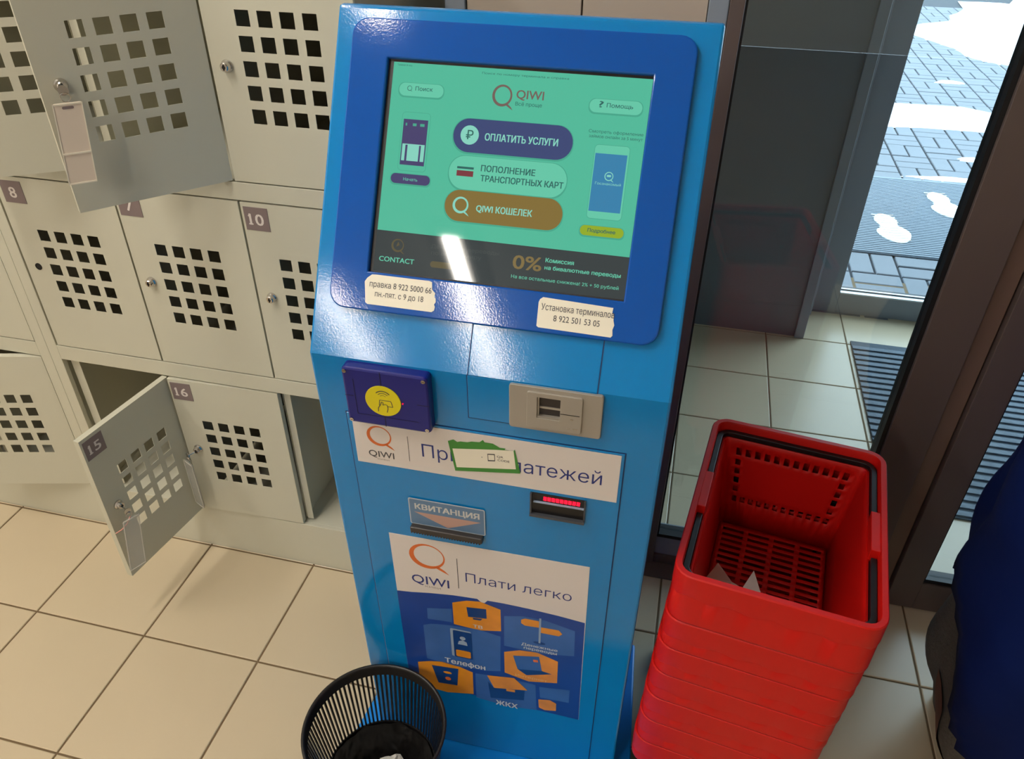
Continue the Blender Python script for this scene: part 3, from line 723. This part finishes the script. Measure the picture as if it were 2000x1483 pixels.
m_.prism([(.1180, .8830), (.1225, .8830), (.1225, .8840), (.1180, .8840)], FF, .008, .0092, 1); m_.prism([(.1260, .8830), (.1325, .8830), (.1325, .8840), (.1260, .8840)], FF, .008, .0092, 1); m_.prism([(.1225, .8985), (.1262, .8985), (.1262, .9000), (.1225, .9000)], FF, .008, .0092, 1)
m_.obj('reject_button', [DARKM, CHROME], ca, xf=KX)
# bill acceptor (dark slot with a red light bar)
bs = MB().prism([(.0700, .7000), (.1512, .7000), (.1512, .7445), (.0700, .7445)], FF, .0012, .0022, 0)
bs.obj('bill_acceptor', [BLK], kiosk, xf=KX)['label'] = 'black banknote slot with a glowing red bar'
ba = [c for c in kiosk.children if c.name.startswith('bill_acceptor')][0]
rp('slot_frame', lambda mb: (mb.prism([(.0690, .6985), (.1520, .6985), (.1520, .7030), (.0690, .7030)], FF, .001, .0085, 0), mb.prism([(.0690, .6985), (.0715, .6985), (.0715, .7445), (.0690, .7445)], FF, .001, .0060, 0), mb.prism([(.1498, .6985), (.1520, .6985), (.1520, .7445), (.1498, .7445)], FF, .001, .006, 0)), [mat('slot_grey', (70, 72, 78), .4)], ba)
rp('slot_lip', lambda mb: mb.prism([(.0740, .7265), (.1500, .7265), (.1500, .7285), (.0740, .7285)], FF, .001, .0050, 0), [P_SIL], ba)
def leds(mb):
    for i in range(9):
        x = .0885+i*.0062; mb.prism([(x, .7318), (x+.0050, .7312), (x+.0054, .7388), (x+.0004, .7392)], FF, .0018, .0030, 0)
rp('red_light', leds, [LEDR], ba)
# receipt slot with its label
rl = sticker('receipt_label', rrect(-.1258, -.0015, .6310, .6895, .003, 3), FF, .0040, lambda mb: (
    flat(mb, rrect(-.1240, -.0033, .6328, .6877, .002, 3), FF, .0042, 1),
    flat(mb, [(-.1180, .6600), (-.0080, .6600), (-.0630, .6340)], FF, .0043, 2),
    text(mb, 'КВИТАНЦИЯ', -.1152, -.0108, .6672, .0120, FF, .0045, 3, .035)), [mat('label_rim', (186, 196, 206), .4), mat('label_grey_blue', (96, 128, 164), .35, vary=(40, .15)), mat('label_faded_orange', (188, 152, 142), .4), mat('label_text', (206, 208, 208), .4)])
rl['label'] = 'receipt label with a faded orange arrow pointing down'
MB().prism([(-.1245, .6190), (-.0050, .6190), (-.0050, .6305), (-.1245, .6305)], FF, .0012, .0135, 0).obj('receipt_slot', [STEEL_DK], kiosk, xf=KX, bevel=.002)
rs = [c for c in kiosk.children if c.name.startswith('receipt_slot')][0]
def teeth(mb):
    for i in range(26):
        x = -.1235+i*.0045; mb.prism([(x, .6190), (x+.0030, .6190), (x+.0015, .6165)], FF, .006, .0132, 0)
rp('cutter_teeth', teeth, [STEEL_DK], rs)
# upper poster
TPp = .0022
def p1(mb):
    t = TPp+.0002
    ring(mb, -.1610, .8085, .0192, .0196, .0016, .0056, FF, t, 1); text(mb, 'QIWI', -.1811, -.1406, .7660, .0126, FF, t, 2, -.008); text(mb, 'КИВИ', -.1678, -.1494, .7600, .0030, FF, t, 3, -.006)
    flat(mb, [(-.1168, .7672), (-.1160, .7672), (-.1158, .8168), (-.1166, .8168)], FF, t, 2)
    text(mb, 'Приём платежей', -.0955, .1716, .7812, .0255, FF, t, 4, -.004)
o = sticker('upper_poster', [(-.2010, .7500), (.1953, .7510), (.1953, .8425), (-.2000, .8420)], FF, TPp, p1, [POSTER_W, ORANGE, INK, mat('faint_ink', (150, 140, 136), .5), INK_BL]); o['label'] = 'white poster strip with an orange ring logo and blue lettering'
st = sticker('green_sticker', [(-.0539, .8209), (-.0457, .8253), (-.0400, .8215), (-.0352, .8235), (-.0247, .8241), (-.0183, .8267), (-.0068, .8277), (-.0015, .8333), (.0010, .8290), (.0130, .8290), (.0232, .8230), (.0315, .8233), (.0300, .8205), (.0432, .8205), (.0449, .8243), (.0534, .7808), (.0530, .7790), (-.0453, .7637)], FF, TPp+.0008, lambda mb: (
    flat(mb, [(-.0476, .8079), (-.0428, .7714), (.0470, .7865), (.0434, .8217), (.0200, .8190)], FF, TPp+.0010, 1),
    [flat(mb, q, FF, TPp+.0012, 2) for q in ([(.0053, .7940), (.0162, .7960), (.0158, .8100), (.0048, .8085)],)], flat(mb, [(.0062, .7965), (.0152, .7978), (.0149, .8080), (.0058, .8068)], FF, TPp+.0013, 1),
    text(mb, 'QR', .0189, .0283, .8040, .0040, FF, TPp+.0012, 2, .01), text(mb, 'CODE', .0199, .0376, .7975, .0040, FF, TPp+.0012, 2, .01),
    flat(mb, circle(-.0035, .8000, .0008, 8), FF, TPp+.0012, 2)), [GREEN, WHITE, INK]); st['label'] = 'torn green sticker with a white field pasted over the lettering'
# lower poster
def p2():
    o = sticker('lower_poster', [(-.1670, .1600), (.1720, .1480), (.1662, .5990), (-.1674, .5953)], FF, TPp, lambda mb: None, [POSTER_W]); o['label'] = 'square poster with a ring logo above payment pictures on blue'
    def sub(name, fn_, mats): mb = MB(); fn_(mb); return mesh_obj(name, mb.v, mb.f, mats, o, mb.m, xf=KX)
    t = TPp+.0002
    def head(mb):
        ring(mb, -.1047, .5520, .0312, .0306, .0020, .0090, FF, t, 0); text(mb, 'QIWI', -.1363, -.0691, .4775, .0222, FF, t, 1, -.006); text(mb, 'КИВИ', -.1132, -.0851, .4695, .0045, FF, t, 2, -.006)
        flat(mb, [(-.0530, .4829), (-.0518, .4829), (-.0520, .5606), (-.0532, .5606)], FF, t, 3)
        text(mb, 'Плати легко', -.0392, .1414, .5050, .0232, FF, t, 1, -.008)
    sub('heading', head, [ORANGE, INK_BL, mat('faint_ink', (150, 140, 136), .5), INK])
    cv = [(.1668, .4543), (.1200, .4600), (.0695, .4637), (.0250, .4650), (-.0020, .4642), (-.0075, .4560), (-.0130, .4560), (-.0203, .4637), (-.0640, .4608), (-.1063, .4545), (-.1400, .4475), (-.1675, .4440)]
    sub('blue_field', lambda mb: flat(mb, cv+[(-.1667, .1602), (.1717, .1482)], FF, t, 0), [P_BLUE])
    t1, t2, t3, t4 = t+.0002, t+.0004, t+.0006, t+.0008
    def poly(mb, P, tt, m): flat(mb, P, FF, tt, m)
    W_ = mat('poster_caption', (206, 212, 222), .4)
    sub('tv_picture', lambda mb: (poly(mb, [(-.066, .4403), (-.0400, .4530), (-.0157, .4576), (.0208, .4462), (.0212, .3843), (-.0178, .3743), (-.0660, .3776)], t1, 0), poly(mb, [(-.0405, .4350), (-.0049, .4400), (-.0045, .4128), (-.0383, .4080)], t2, 1), poly(mb, [(-.0300, .4075), (-.0120, .4100), (-.0160, .4040), (-.0290, .4030)], t2, 1), text(mb, 'ТВ', -.0300, -.0127, .3800, .0085, FF, t2, 2, .02)), [P_OR, P_DB, W_])
    sub('transfer_picture', lambda mb: (poly(mb, [(.027, .4304), (.0600, .4400), (.1000, .4400), (.1514, .4265), (.1535, .3530), (.0941, .3408), (.0265, .3427)], t1, 0), poly(mb, [(.0573, .4297), (.0640, .4350), (.0887, .4350), (.0891, .4167), (.0640, .4150), (.0573, .4200)], t2, 1), poly(mb, [(.0923, .4190), (.1236, .4201), (.1301, .4110), (.1243, .4032), (.0926, .4030)], t2, 1), poly(mb, [(.0890, .3720), (.0925, .3720), (.0925, .4440), (.0890, .4440)], t3, 2), poly(mb, circle(.0905, .3720, .0110, 14, .004), t2, 3),
        text(mb, 'Денежные', .0584, .1235, .3565, .0075, FF, t3, 4, .02), text(mb, 'переводы', .0628, .1226, .3465, .0075, FF, t3, 4, .02)), [P_LB, P_OR, P_SIL, P_DB, W_])
    sub('faint_tile', lambda mb: poly(mb, [(-.1144, .4098), (-.0672, .4217), (-.0692, .3819), (-.1149, .3781)], t1, 0), [P_LB])
    sub('phone_picture', lambda mb: (poly(mb, [(-.125, .3561), (-.1100, .3650), (-.0781, .3710), (-.0200, .3760), (.0201, .3679), (.0190, .2580), (-.0106, .2496), (-.0700, .2440), (-.1255, .2507)], t1, 0), poly(mb, rrect(-.0740, -.0350, .2780, .3640, .003), t2, 1), poly(mb, rrect(-.0690, -.0338, .2770, .3600, .003), t3, 2), poly(mb, circle(-.0512, .3395, .0055, 14), t4, 1), poly(mb, [(-.0610, .3190), (-.0590, .3290), (-.0512, .3340), (-.0440, .3290), (-.0425, .3190)], t4, 1), poly(mb, rrect(-.0655, -.0372, .2800, .3010, .003), t4, 3),
        text(mb, 'Телефон', -.0888, -.0105, .2520, .0150, FF, t4, 4, .02)), [P_LB, P_SIL, P_DB, P_OR, W_])
    sub('cube_picture', lambda mb: (poly(mb, [(-.1449, .232), (-.1200, .2430), (-.0952, .2494), (-.0600, .2440), (-.0355, .2346), (-.0361, .1598), (-.0899, .1458), (-.1455, .1508)], t1, 0), poly(mb, [(-.1171, .2309), (-.0638, .2366), (-.0682, .1783), (-.1068, .1747)], t2, 1), poly(mb, circle(-.0862, .2164, .0085, 12, .004), t3, 0), poly(mb, circle(-.0862, .1960, .0060, 12), t3, 2)), [P_OR, P_DB, ORANGE])
    sub('laptop_picture', lambda mb: (poly(mb, [(.0264, .3232), (.0550, .3380), (.0875, .3414), (.1255, .3267), (.1264, .2577), (.0724, .2438), (.027, .2571)], t1, 0), poly(mb, [(.0431, .3177), (.0910, .3304), (.0970, .2870), (.0516, .2777)], t2, 1), poly(mb, [(.0516, .2777), (.0970, .2870), (.1155, .2832), (.0688, .2633)], t2, 2), poly(mb, [(.0800, .3180), (.0890, .3190), (.0895, .3120), (.0810, .3110)], t3, 3), text(mb, 'Интернет', .0476, .1080, .2545, .0070, FF, t3, 4, .0)), [P_OR, P_LB, P_DB, ORANGE, mat('pale_orange_text', (232, 190, 120), .4)])
    sub('house_picture', lambda mb: (poly(mb, [(-.0303, .2335), (.0300, .2400), (.0862, .2369), (.0897, .1505), (.0300, .1420), (-.0308, .1500)], t1, 0), poly(mb, [(-.0060, .2149), (.0061, .1978), (.0659, .2109), (.0645, .1759), (-.0016, .1601)], t2, 1), poly(mb, [(-.0074, .2358), (.0449, .2457), (.0711, .2129), (.0061, .1978)], t3, 2), poly(mb, [(.0300, .1960), (.0470, .1980), (.0470, .2060), (.0300, .2040)], t4, 2), text(mb, 'ЖКХ', .0091, .0523, .1412, .0160, FF, t4, 3, .02)), [P_LB, P_DB, P_OR, W_])
    sub('small_tile', lambda mb: (poly(mb, [(.0924, .1899), (.1148, .1954), (.1272, .1876), (.1274, .1622), (.1054, .1567), (.0940, .1619)], t1, 0)), [P_OR])
    sub('faint_tile', lambda mb: poly(mb, [(.0932, .2334), (.1505, .2428), (.1508, .1999), (.0957, .1974)], t1, 0), [P_LB])
p2()

# ================================================================ BASKET STACK ON A DOLLY
BW, BL_, BH = .2815, .3810, .205
def bk_outline(w_, l_, r, fx, fy, nc=5):
    """closed outline, sides subdivided at the given fractions (front, right, back, left)"""
    P = []
    def side(a, b, fr):
        for q in fr: P.append((a[0]+(b[0]-a[0])*q, a[1]+(b[1]-a[1])*q))
    X, Y = w_/2, l_/2
    def corner(cx, cy, a0):
        for i in range(nc+1):
            a = a0+PI/2*i/nc; P.append((cx+r*math.cos(a), cy+r*math.sin(a)))
    side((-X+r, -Y), (X-r, -Y), fx); corner(X-r, -Y+r, -PI/2)
    side((X, -Y+r), (X, Y-r), fy); corner(X-r, Y-r, 0)
    side((X-r, Y), (-X+r, Y), fx); corner(-X+r, Y-r, PI/2)
    side((-X, Y-r), (-X, -Y+r), fy); corner(-X+r, -Y+r, PI)
    return P
NX = 12
fx = [];                           # 12 upright slots on the end walls
for i in range(NX): c_ = .07+.86*i/(NX-1); fx += [c_-.023, c_+.023]
fy = []
for i in range(8): c_ = .08+.84*i/7; fy += [c_-.042, c_+.042]
def basket_shell(sk=.0655):
    mb = MB(); r = .028
    prof = [(-.0008, BH-sk), (-.0008, BH-sk+.003), (-.0012, BH-.0440), (-.0012, BH-.0412), (-.0001, BH-.040), (0, BH-.037), (0, BH-.004), (0, BH-.0015), (-.0012, BH), (-.0080, BH), (-.0092, BH-.003), (-.0098, BH-.032), (-.0210, BH-.032), (-.0215, BH-.022), (-.0240, BH-.021), (-.0255, BH-.024)]
    zt, zb = BH-.024, .006
    zs = [zt]
    slots = []
    rows = [(.012, .027)] + [(.035+.0185*k, .035+.0185*k+.0120) for k in range(4)] + [(.112, .124)]
    for a, b in rows: zs += [zt-a, zt-b]
    zs.append(zb)
    def inset(z): return -.0255-.0200*(zt-z)/(zt-zb)
    rings = [(o_, z) for o_, z in prof]+[(inset(z), z) for z in zs[1:]]
    outl = []
    for o_, z in rings:
        pts = bk_outline(BW+2*o_, BL_+2*o_, max(.010, r+o_), fx, fy); N = len(pts)
        row = []
        for (x, y) in pts:
            zz = z
            if abs(z-(BH-.0412)) < 1e-6 or abs(z-(BH-.040)) < 1e-6:        # wavy lower edge of the skirt
                u = x/(BW/2) if abs(y) > BL_/2-.004 else y/(BL_/2)
                zz = z + .0035*math.cos(PI*u*5)
            row.append((x, y, zz))
        outl.append(row)
    V = [p for row in outl for p in row]; F = []
    nf, nfy, nc = len(fx), len(fy), 6
    s_front = range(0, nf); s_right = range(nf+nc, nf+nc+nfy); s_back = range(nf+nc+nfy+nc, 2*nf+2*nc+nfy); s_left = range(2*nf+2*nc+nfy+nc, 2*nf+2*nfy+3*nc)
    p0 = len(prof)-1
    for k in range(len(rings)-1):
        for i in range(N):
            j = (i+1) % N
            if k >= p0:
                row = k-p0                    # 0: solid; odd rows are slot rows
                if row % 2 == 1:
                    si = (row-1)//2
                    hit = False
                    for rng, kind in ((s_front, 'e'), (s_back, 'e'), (s_right, 's'), (s_left, 's')):
                        if i in rng and j in rng:
                            q = i-rng[0]
                            if q % 2 == 0:
                                n_ = q//2
                                if kind == 'e':
                                    if si in (0, 5) or n_ in (0, NX-1): hit = True
                                    if si == 5 and 0 < n_ < NX-1: hit = True
                                else:
                                    hit = False
                    if hit: continue
            F.append((k*N+i, k*N+j, (k+1)*N+j, (k+1)*N+i))
    mb.add(V, F)
    # floor with four columns of slots
    w_ = BW+2*inset(zb); l_ = BL_+2*inset(zb); X, Y = w_/2-.002, l_/2-.002
    xs = [-X]
    for c_ in (-.72, -.24, .24, .72): xs += [(c_-.195)*X, (c_+.195)*X]
    xs.append(X); ys = [-Y]; n = 19
    for i in range(n): c_ = -.90+1.80*i/(n-1); ys += [(c_-.026)*Y, (c_+.026)*Y]
    ys.append(Y)
    vv = [(x, y, zb) for y in ys for x in xs]; nx = len(xs); ff = []
    for j in range(len(ys)-1):
        for i in range(nx-1):
            if i % 2 == 1 and j % 2 == 1: continue
            ff.append((j*nx+i, j*nx+i+1, (j+1)*nx+i+1, (j+1)*nx+i))
    mb.add(vv, ff)
    return mb
def handle_mesh(sgn):
    """folded handle lying in the rim channel: half of each long side and one end"""
    mb = MB(); off = .0152; X = BW/2-off; Y = BL_/2-off; z = BH-.0225; r = .020
    pts = [(X, sgn*.045), (X, sgn*(Y-r))]
    pts += [(X-r+r*math.cos(a), sgn*(Y-r+r*math.sin(a))) for a in [PI/2*i/6 for i in range(1, 7)]]
    pts += [(-x, y) for x, y in reversed(pts)]
    hw, hh = .0044, .0090; v = []
    P = [Vector(p) for p in pts]
    for i, p in enumerate(P):
        d = (P[min(i+1, len(P)-1)]-P[max(i-1, 0)]).normalized(); q = Vector((-d.y, d.x))*hw
        for s1, s2 in ((-1, -1), (1, -1), (1, 1), (-1, 1)): v.append((p.x+q.x*s1, p.y+q.y*s1, z+hh*s2))
    f = [(i*4+k, i*4+(k+1) % 4, (i+1)*4+(k+1) % 4, (i+1)*4+k) for i in range(len(P)-1) for k in range(4)]
    f += [(0, 1, 2, 3), tuple(len(P)*4-4+k for k in range(4))]
    return mb.add(v, f)
STX, STY, STR = .4512, .1125, math.radians(-7.6)
NB, ZR, BP = 7, .700, .0665
topb = empty('shopping_basket', (0, 0, 0), STR)
bk = topb
sh = basket_shell(.0965).obj('shell', RED, bk); md = sh.modifiers.new('wall', 'SOLIDIFY'); md.thickness = .0016; md.offset = 0
for p in sh.data.polygons: p.use_smooth = True
sh.data.set_sharp_from_angle(angle=0.55)
handle_mesh(1).obj('handle', BLK, bk, bevel=.001); handle_mesh(-1).obj('handle', BLK, bk, bevel=.001)
def bridge(sx):     # red web across the middle of each long rim, where the handles hinge
    mb = MB(); X = BW/2-.0152; mb.box(sx*X-.0072, sx*X+.0062, -.042, .042, BH-.032, BH-.0015); return mb
for sx in (-1, 1): bridge(sx).obj('hinge_web', RED, bk, bevel=.001)
def lower_shell():
    m = basket_shell().obj('shell', RED); m.data.polygons.foreach_set('use_smooth', [True]*len(m.data.polygons)); m.data.set_sharp_from_angle(angle=0.55)
    me = m.data; bpy.data.objects.remove(m); return me
low_me = lower_shell()
for i in range(NB):
    b = bk if i == 0 else copy_tree(bk)
    if i:
        for c in b.children:
            if c.name.startswith('shell'): c.data = low_me
    z = ZR-(0 if i == 0 else .0985+(i-1)*BP)-BH
    b.location = (STX-.035*(ZR-BH-z)+random.uniform(-.0008, .0008), STY+.01*(ZR-BH-z), z)
    b.rotation_euler = (0, 0, STR+(random.uniform(-.004, .004) if i else 0))
    lab = ('red plastic shopping basket with folded black handles, topmost of the stack' if i == 0 else
           'lowest red shopping basket of the stack, resting on the dolly' if i == NB-1 else
           '%s red shopping basket from the top of the stack' % ('second third fourth fifth sixth'.split()[i-1]))
    tag(b, lab, 'shopping basket', 'red shopping baskets nested in one stack')
zdeck = ZR-.0985-(NB-2)*BP-BH-.0015
dol = empty('basket_dolly', (STX-.035*.4, STY, 0), STR); tag(dol, 'low black wheeled dolly under the stack of red baskets', 'dolly')
MB().box(-.135, .135, -.185, .185, zdeck-.014, zdeck+.0015).box(-.135, -.125, -.175, .175, zdeck-.030, zdeck-.002).box(.125, .135, -.175, .175, zdeck-.03, zdeck-.002).obj('deck', BLK, dol, bevel=.002)
for sx, sy in ((-1, 1), (1, 1), (-1, -1), (1, -1)):
    cx, cy = sx*.115, sy*.160
    if (sx, sy) == (-1, 1): cx, cy = -.140, .205
    fk = MB().box(cx-.012, cx-.009, cy-.018, cy+.012, .012, .046).box(cx+.009, cx+.012, cy-.018, cy+.012, .012, .046).box(cx-.012, cx+.012, cy-.020, cy+.014, .045, .051).box(cx-.006, cx+.006, cy-.009, cy+.003, .050, zdeck-.013).box(min(cx, sx*.12)-.004, max(cx, sx*.12)+.004, min(cy, sy*.17)-.004, max(cy, sy*.17)+.004, zdeck-.016, zdeck-.010).obj('caster_fork', CHROME, dol)
    MB().lathe([(0, -.008), (.018, -.008), (.0205, -.005), (.0205, .005), (.018, .008), (0, .008)], 20, c=(cx, cy, .0212), axis='x').obj('wheel', BLK, fk, smooth=False)

# torn white paper in the top basket
pf = mesh_obj('paper_scrap', [(x_, y_+.014, z_+.022) for x_, y_, z_ in [(.352, .075, .520), (.366, .084, .548), (.390, .060, .536), (.407, .056, .530), (.423, .084, .545), (.437, .052, .528), (.475, .026, .520), (.440, .010, .503), (.400, .014, .503), (.362, .022, .504), (.380, .035, .512), (.430, .032, .509)]],
    [(0, 1, 2), (0, 2, 10), (2, 3, 10), (3, 4, 5), (3, 5, 11), (5, 6, 11), (10, 3, 11), (0, 10, 9), (10, 8, 9), (10, 11, 8), (11, 7, 8), (11, 6, 7)], PAPER)
md = pf.modifiers.new('thick', 'SOLIDIFY'); md.thickness = .0006
tag(pf, 'torn white paper scrap lying in the topmost red basket', 'paper')

# ================================================================ WASTE BIN
bcx, bcy, bz = -.156, -.156, .0505
bin_ = empty('waste_bin', (bcx, bcy, bz)); tag(bin_, 'round black slatted plastic waste bin standing on the foot of the terminal', 'waste bin')
def rr(z): return .085+.033*z/.25
HB = .2495
MB().lathe([(rr(HB-.022)-.0015, HB-.022), (rr(HB-.022)+.0015, HB-.0225), (rr(HB)+.001, HB-.006), (rr(HB)+.0035, HB-.005), (rr(HB)+.0040, HB-.001), (rr(HB)+.001, HB), (rr(HB)-.0015, HB-.001), (rr(HB)-.0018, HB-.006), (rr(HB-.022)-.0015, HB-.022)], 72).obj('rim', BINM, bin_, smooth=True)
MB().lathe([(0, 0), (.080, 0), (.085, .003), (rr(.104)+.001, .104), (rr(.104)-.0015, .104), (rr(.01)-.002, .006), (0, .006)], 72).obj('base', BINM, bin_, smooth=False)
sl0 = None; NS = 84
for i in range(NS):
    a = 2*PI*i/NS
    if sl0 is None:
        z0_, z1_ = .103, HB-.0215; r0_, r1_ = rr(z0_), rr(z1_); hw = .0017; th = .0012
        v = [(r0_-th, -hw, z0_), (r0_+th, -hw, z0_), (r0_+th, hw, z0_), (r0_-th, hw, z0_), (r1_-th, -hw*1.15, z1_), (r1_+th, -hw*1.15, z1_), (r1_+th, hw*1.15, z1_), (r1_-th, hw*1.15, z1_)]
        sl0 = mesh_obj('slat', v, [(0, 1, 5, 4), (1, 2, 6, 5), (2, 3, 7, 6), (3, 0, 4, 7), (0, 3, 2, 1), (4, 5, 6, 7)], BINM, bin_); o = sl0
    else: o = sl0.copy(); C.objects.link(o); o.name = 'slat'
    o.rotation_euler = (0, 0, a)
def lump(name, cx, cy, cz, rx, ry, rz, m, seed, amp=.22, n=20, k=12, parent=None, sm=False):
    random.seed(seed); ph = [random.uniform(0, 6.28) for _ in range(8)]
    v = []; f = []
    for j in range(k+1):
        th = PI*j/k
        for i in range(n):
            a = 2*PI*i/n; s_ = 1+amp*(math.sin(3*a+ph[0]+2*th)*.5+math.sin(5*a+ph[1]-3*th)*.4+math.sin(7*th+ph[2]+a)*.4)+random.uniform(-.35, .35)*amp
            v.append((cx+rx*s_*math.sin(th)*math.cos(a), cy+ry*s_*math.sin(th)*math.sin(a), cz+rz*s_*math.cos(th)))
    for j in range(k):
        for i in range(n): q = (i+1) % n; f.append((j*n+i, (j+1)*n+i, (j+1)*n+q, j*n+q))
    return mesh_obj(name, v, f, m, parent, smooth=sm)
def liner():
    n, rg = 60, 10; v = []; random.seed(4)
    for j in range(rg+1):
        t = j/rg; r_ = (rr(.095)-.004)*(1-t)
        for i in range(n):
            a = 2*PI*i/n; wv = .004*math.sin(9*a+3*t)+.003*math.sin(17*a+t*5)
            v.append((bcx+r_*math.cos(a), bcy+r_*math.sin(a), bz+.104-.074*min(1, t*2.4)**.8+wv*(t < .95)))
    f = [(j*n+i, j*n+(i+1) % n, (j+1)*n+(i+1) % n, (j+1)*n+i) for j in range(rg) for i in range(n)]
    o = mesh_obj('bin_liner', v, f, LINER, smooth=True); tag(o, 'crinkled black bin liner inside the round slatted bin', 'bin liner')
liner()
tag(lump('paper_ball', -.150, -.128, bz+.065, .028, .024, .024, PAPER, 11, .16), 'larger crumpled white paper ball in the black bin', 'paper')
tag(lump('paper_ball', -.178, -.148, bz+.058, .022, .020, .018, PAPER, 13, .18), 'smaller crumpled white paper ball in the black bin, left of the larger one', 'paper')

# ================================================================ DRAPED CLOTH AT THE RIGHT EDGE
prof = [(0.0, .900), (.05, .880), (.1, .862), (.17, .833), (.25, .812), (.33, .800), (.4, .794), (.5, .790), (.6, .790), (.68, .790), (.79, .798), (.9, .822), (.97, .87), (1.0, .95)]
def sack(off, seed, keep=None, amp=.010):
    random.seed(seed); ph = [random.uniform(0, 6.28) for _ in range(6)]; n = 72; v = []; f = []
    # refine levels
    L = []
    for (z0_, x0_), (z1_, x1_) in zip(prof, prof[1:]):
        for q in range(3): t = q/3; L.append((z0_+(z1_-z0_)*t, x0_+(x1_-x0_)*t))
    L.append(prof[-1])
    cx, cy = 1.10, .20
    for z, xl in L:
        rx, ry = cx-xl+off, .24*(1 if z < .9 else (1-(z-.9)*3))+off
        for i in range(n):
            a = 2*PI*i/n
            w_ = amp*(math.sin(5*a+ph[0]+4*z)+.7*math.sin(9*a+ph[1]-9*z)+.6*math.sin(2*a+21*z+ph[2]))
            c_, s_ = math.cos(a), math.sin(a); e = .8
            v.append((cx+(rx+w_)*math.copysign(abs(c_)**e, c_), cy+(ry+w_)*math.copysign(abs(s_)**e, s_), z))
    for j in range(len(L)-1):
        for i in range(n):
            q = (i+1) % n
            z = (L[j][0]+L[j+1][0])/2; a = 2*PI*(i+.5)/n
            if keep and not keep(z, a): continue
            f.append((j*n+i, j*n+q, (j+1)*n+q, (j+1)*n+i))
    return v, f
sk = empty('cloth_bundle', (1.10, .17, 0)); tag(sk, 'dark navy draped cloth bundle with a grey lining at the right edge of the photo', 'cloth bundle')
xf_ = lambda p: (p[0]-1.10, p[1]-.17, p[2])
v, f = sack(0, 21, lambda z, a: z < .60); o = mesh_obj('lining', v, f, GREYC, sk, smooth=True, xf=xf_); o['label'] = 'grey fleecy lining'
v, f = sack(.010, 21, lambda z, a: a < PI*.55 or a > PI*1.25 or z > (.47 if a < PI*1.0 else .47*(1-(a-PI*1.0)/(PI*.25))**.8)+.02*math.sin(a*9), .012); o = mesh_obj('navy_cover', v, f, NAVYC, sk, smooth=True, xf=xf_)
md = o.modifiers.new('thick', 'SOLIDIFY'); md.thickness = .006
v, f = sack(.004, 21, lambda z, a: .02 < z < .26 and PI*.98 < a < PI*1.06); o = mesh_obj('rust_brown_edge', v, f, BROWNC, sk, smooth=True, xf=xf_)

# ================================================================ CEILING LAMPS
def ceiling_lamp(x, y0, y1, label):
    l = empty('ceiling_lamp', (x, (y0+y1)/2, CH)); tag(l, label, 'ceiling lamp', 'tube lamps on the ceiling')
    h = (y1-y0)/2
    MB().box(-.075, .075, -h-.03, h+.03, -.045, -.0005).obj('housing', mat('lamp_white', (225, 222, 215), .5), l, bevel=.004)
    m = MATS.get('lamp_tube')
    if not m:
        m = bpy.data.materials.new('lamp_tube'); m.use_nodes = True; nt = m.node_tree; nt.nodes.clear(); e = nt.nodes.new('ShaderNodeEmission'); e.inputs[0].default_value = (*LAMP_COL, 1); e.inputs[1].default_value = LAMP_W
        oo = nt.nodes.new('ShaderNodeOutputMaterial'); nt.links.new(e.outputs[0], oo.inputs[0]); MATS['lamp_tube'] = m
    MB().box(-.040, .040, -h, h, -.062, -.046).obj('diffuser', m, l)
ceiling_lamp(-.905, -4.70, -2.58, 'long tube lamp on the ceiling behind the camera, left of centre')
ceiling_lamp(-1.90, -4.70, -3.30, 'long tube lamp on the ceiling behind the camera, far left')
ceiling_lamp(-1.90, -1.30, -.10, 'added tube lamp on the ceiling above the lockers, out of view, for more light')  # unseen lamp added to brighten lockers and floor
ceiling_lamp(-.905, -1.15, -.05, 'added tube lamp on the ceiling left of the terminal, out of view, for more light')  # also added out of view, lifts the light around the terminal

total = sum(len(o.data.polygons) for o in sc.objects if o.type == 'MESH')
print('faces', total, 'objects', len(sc.objects))
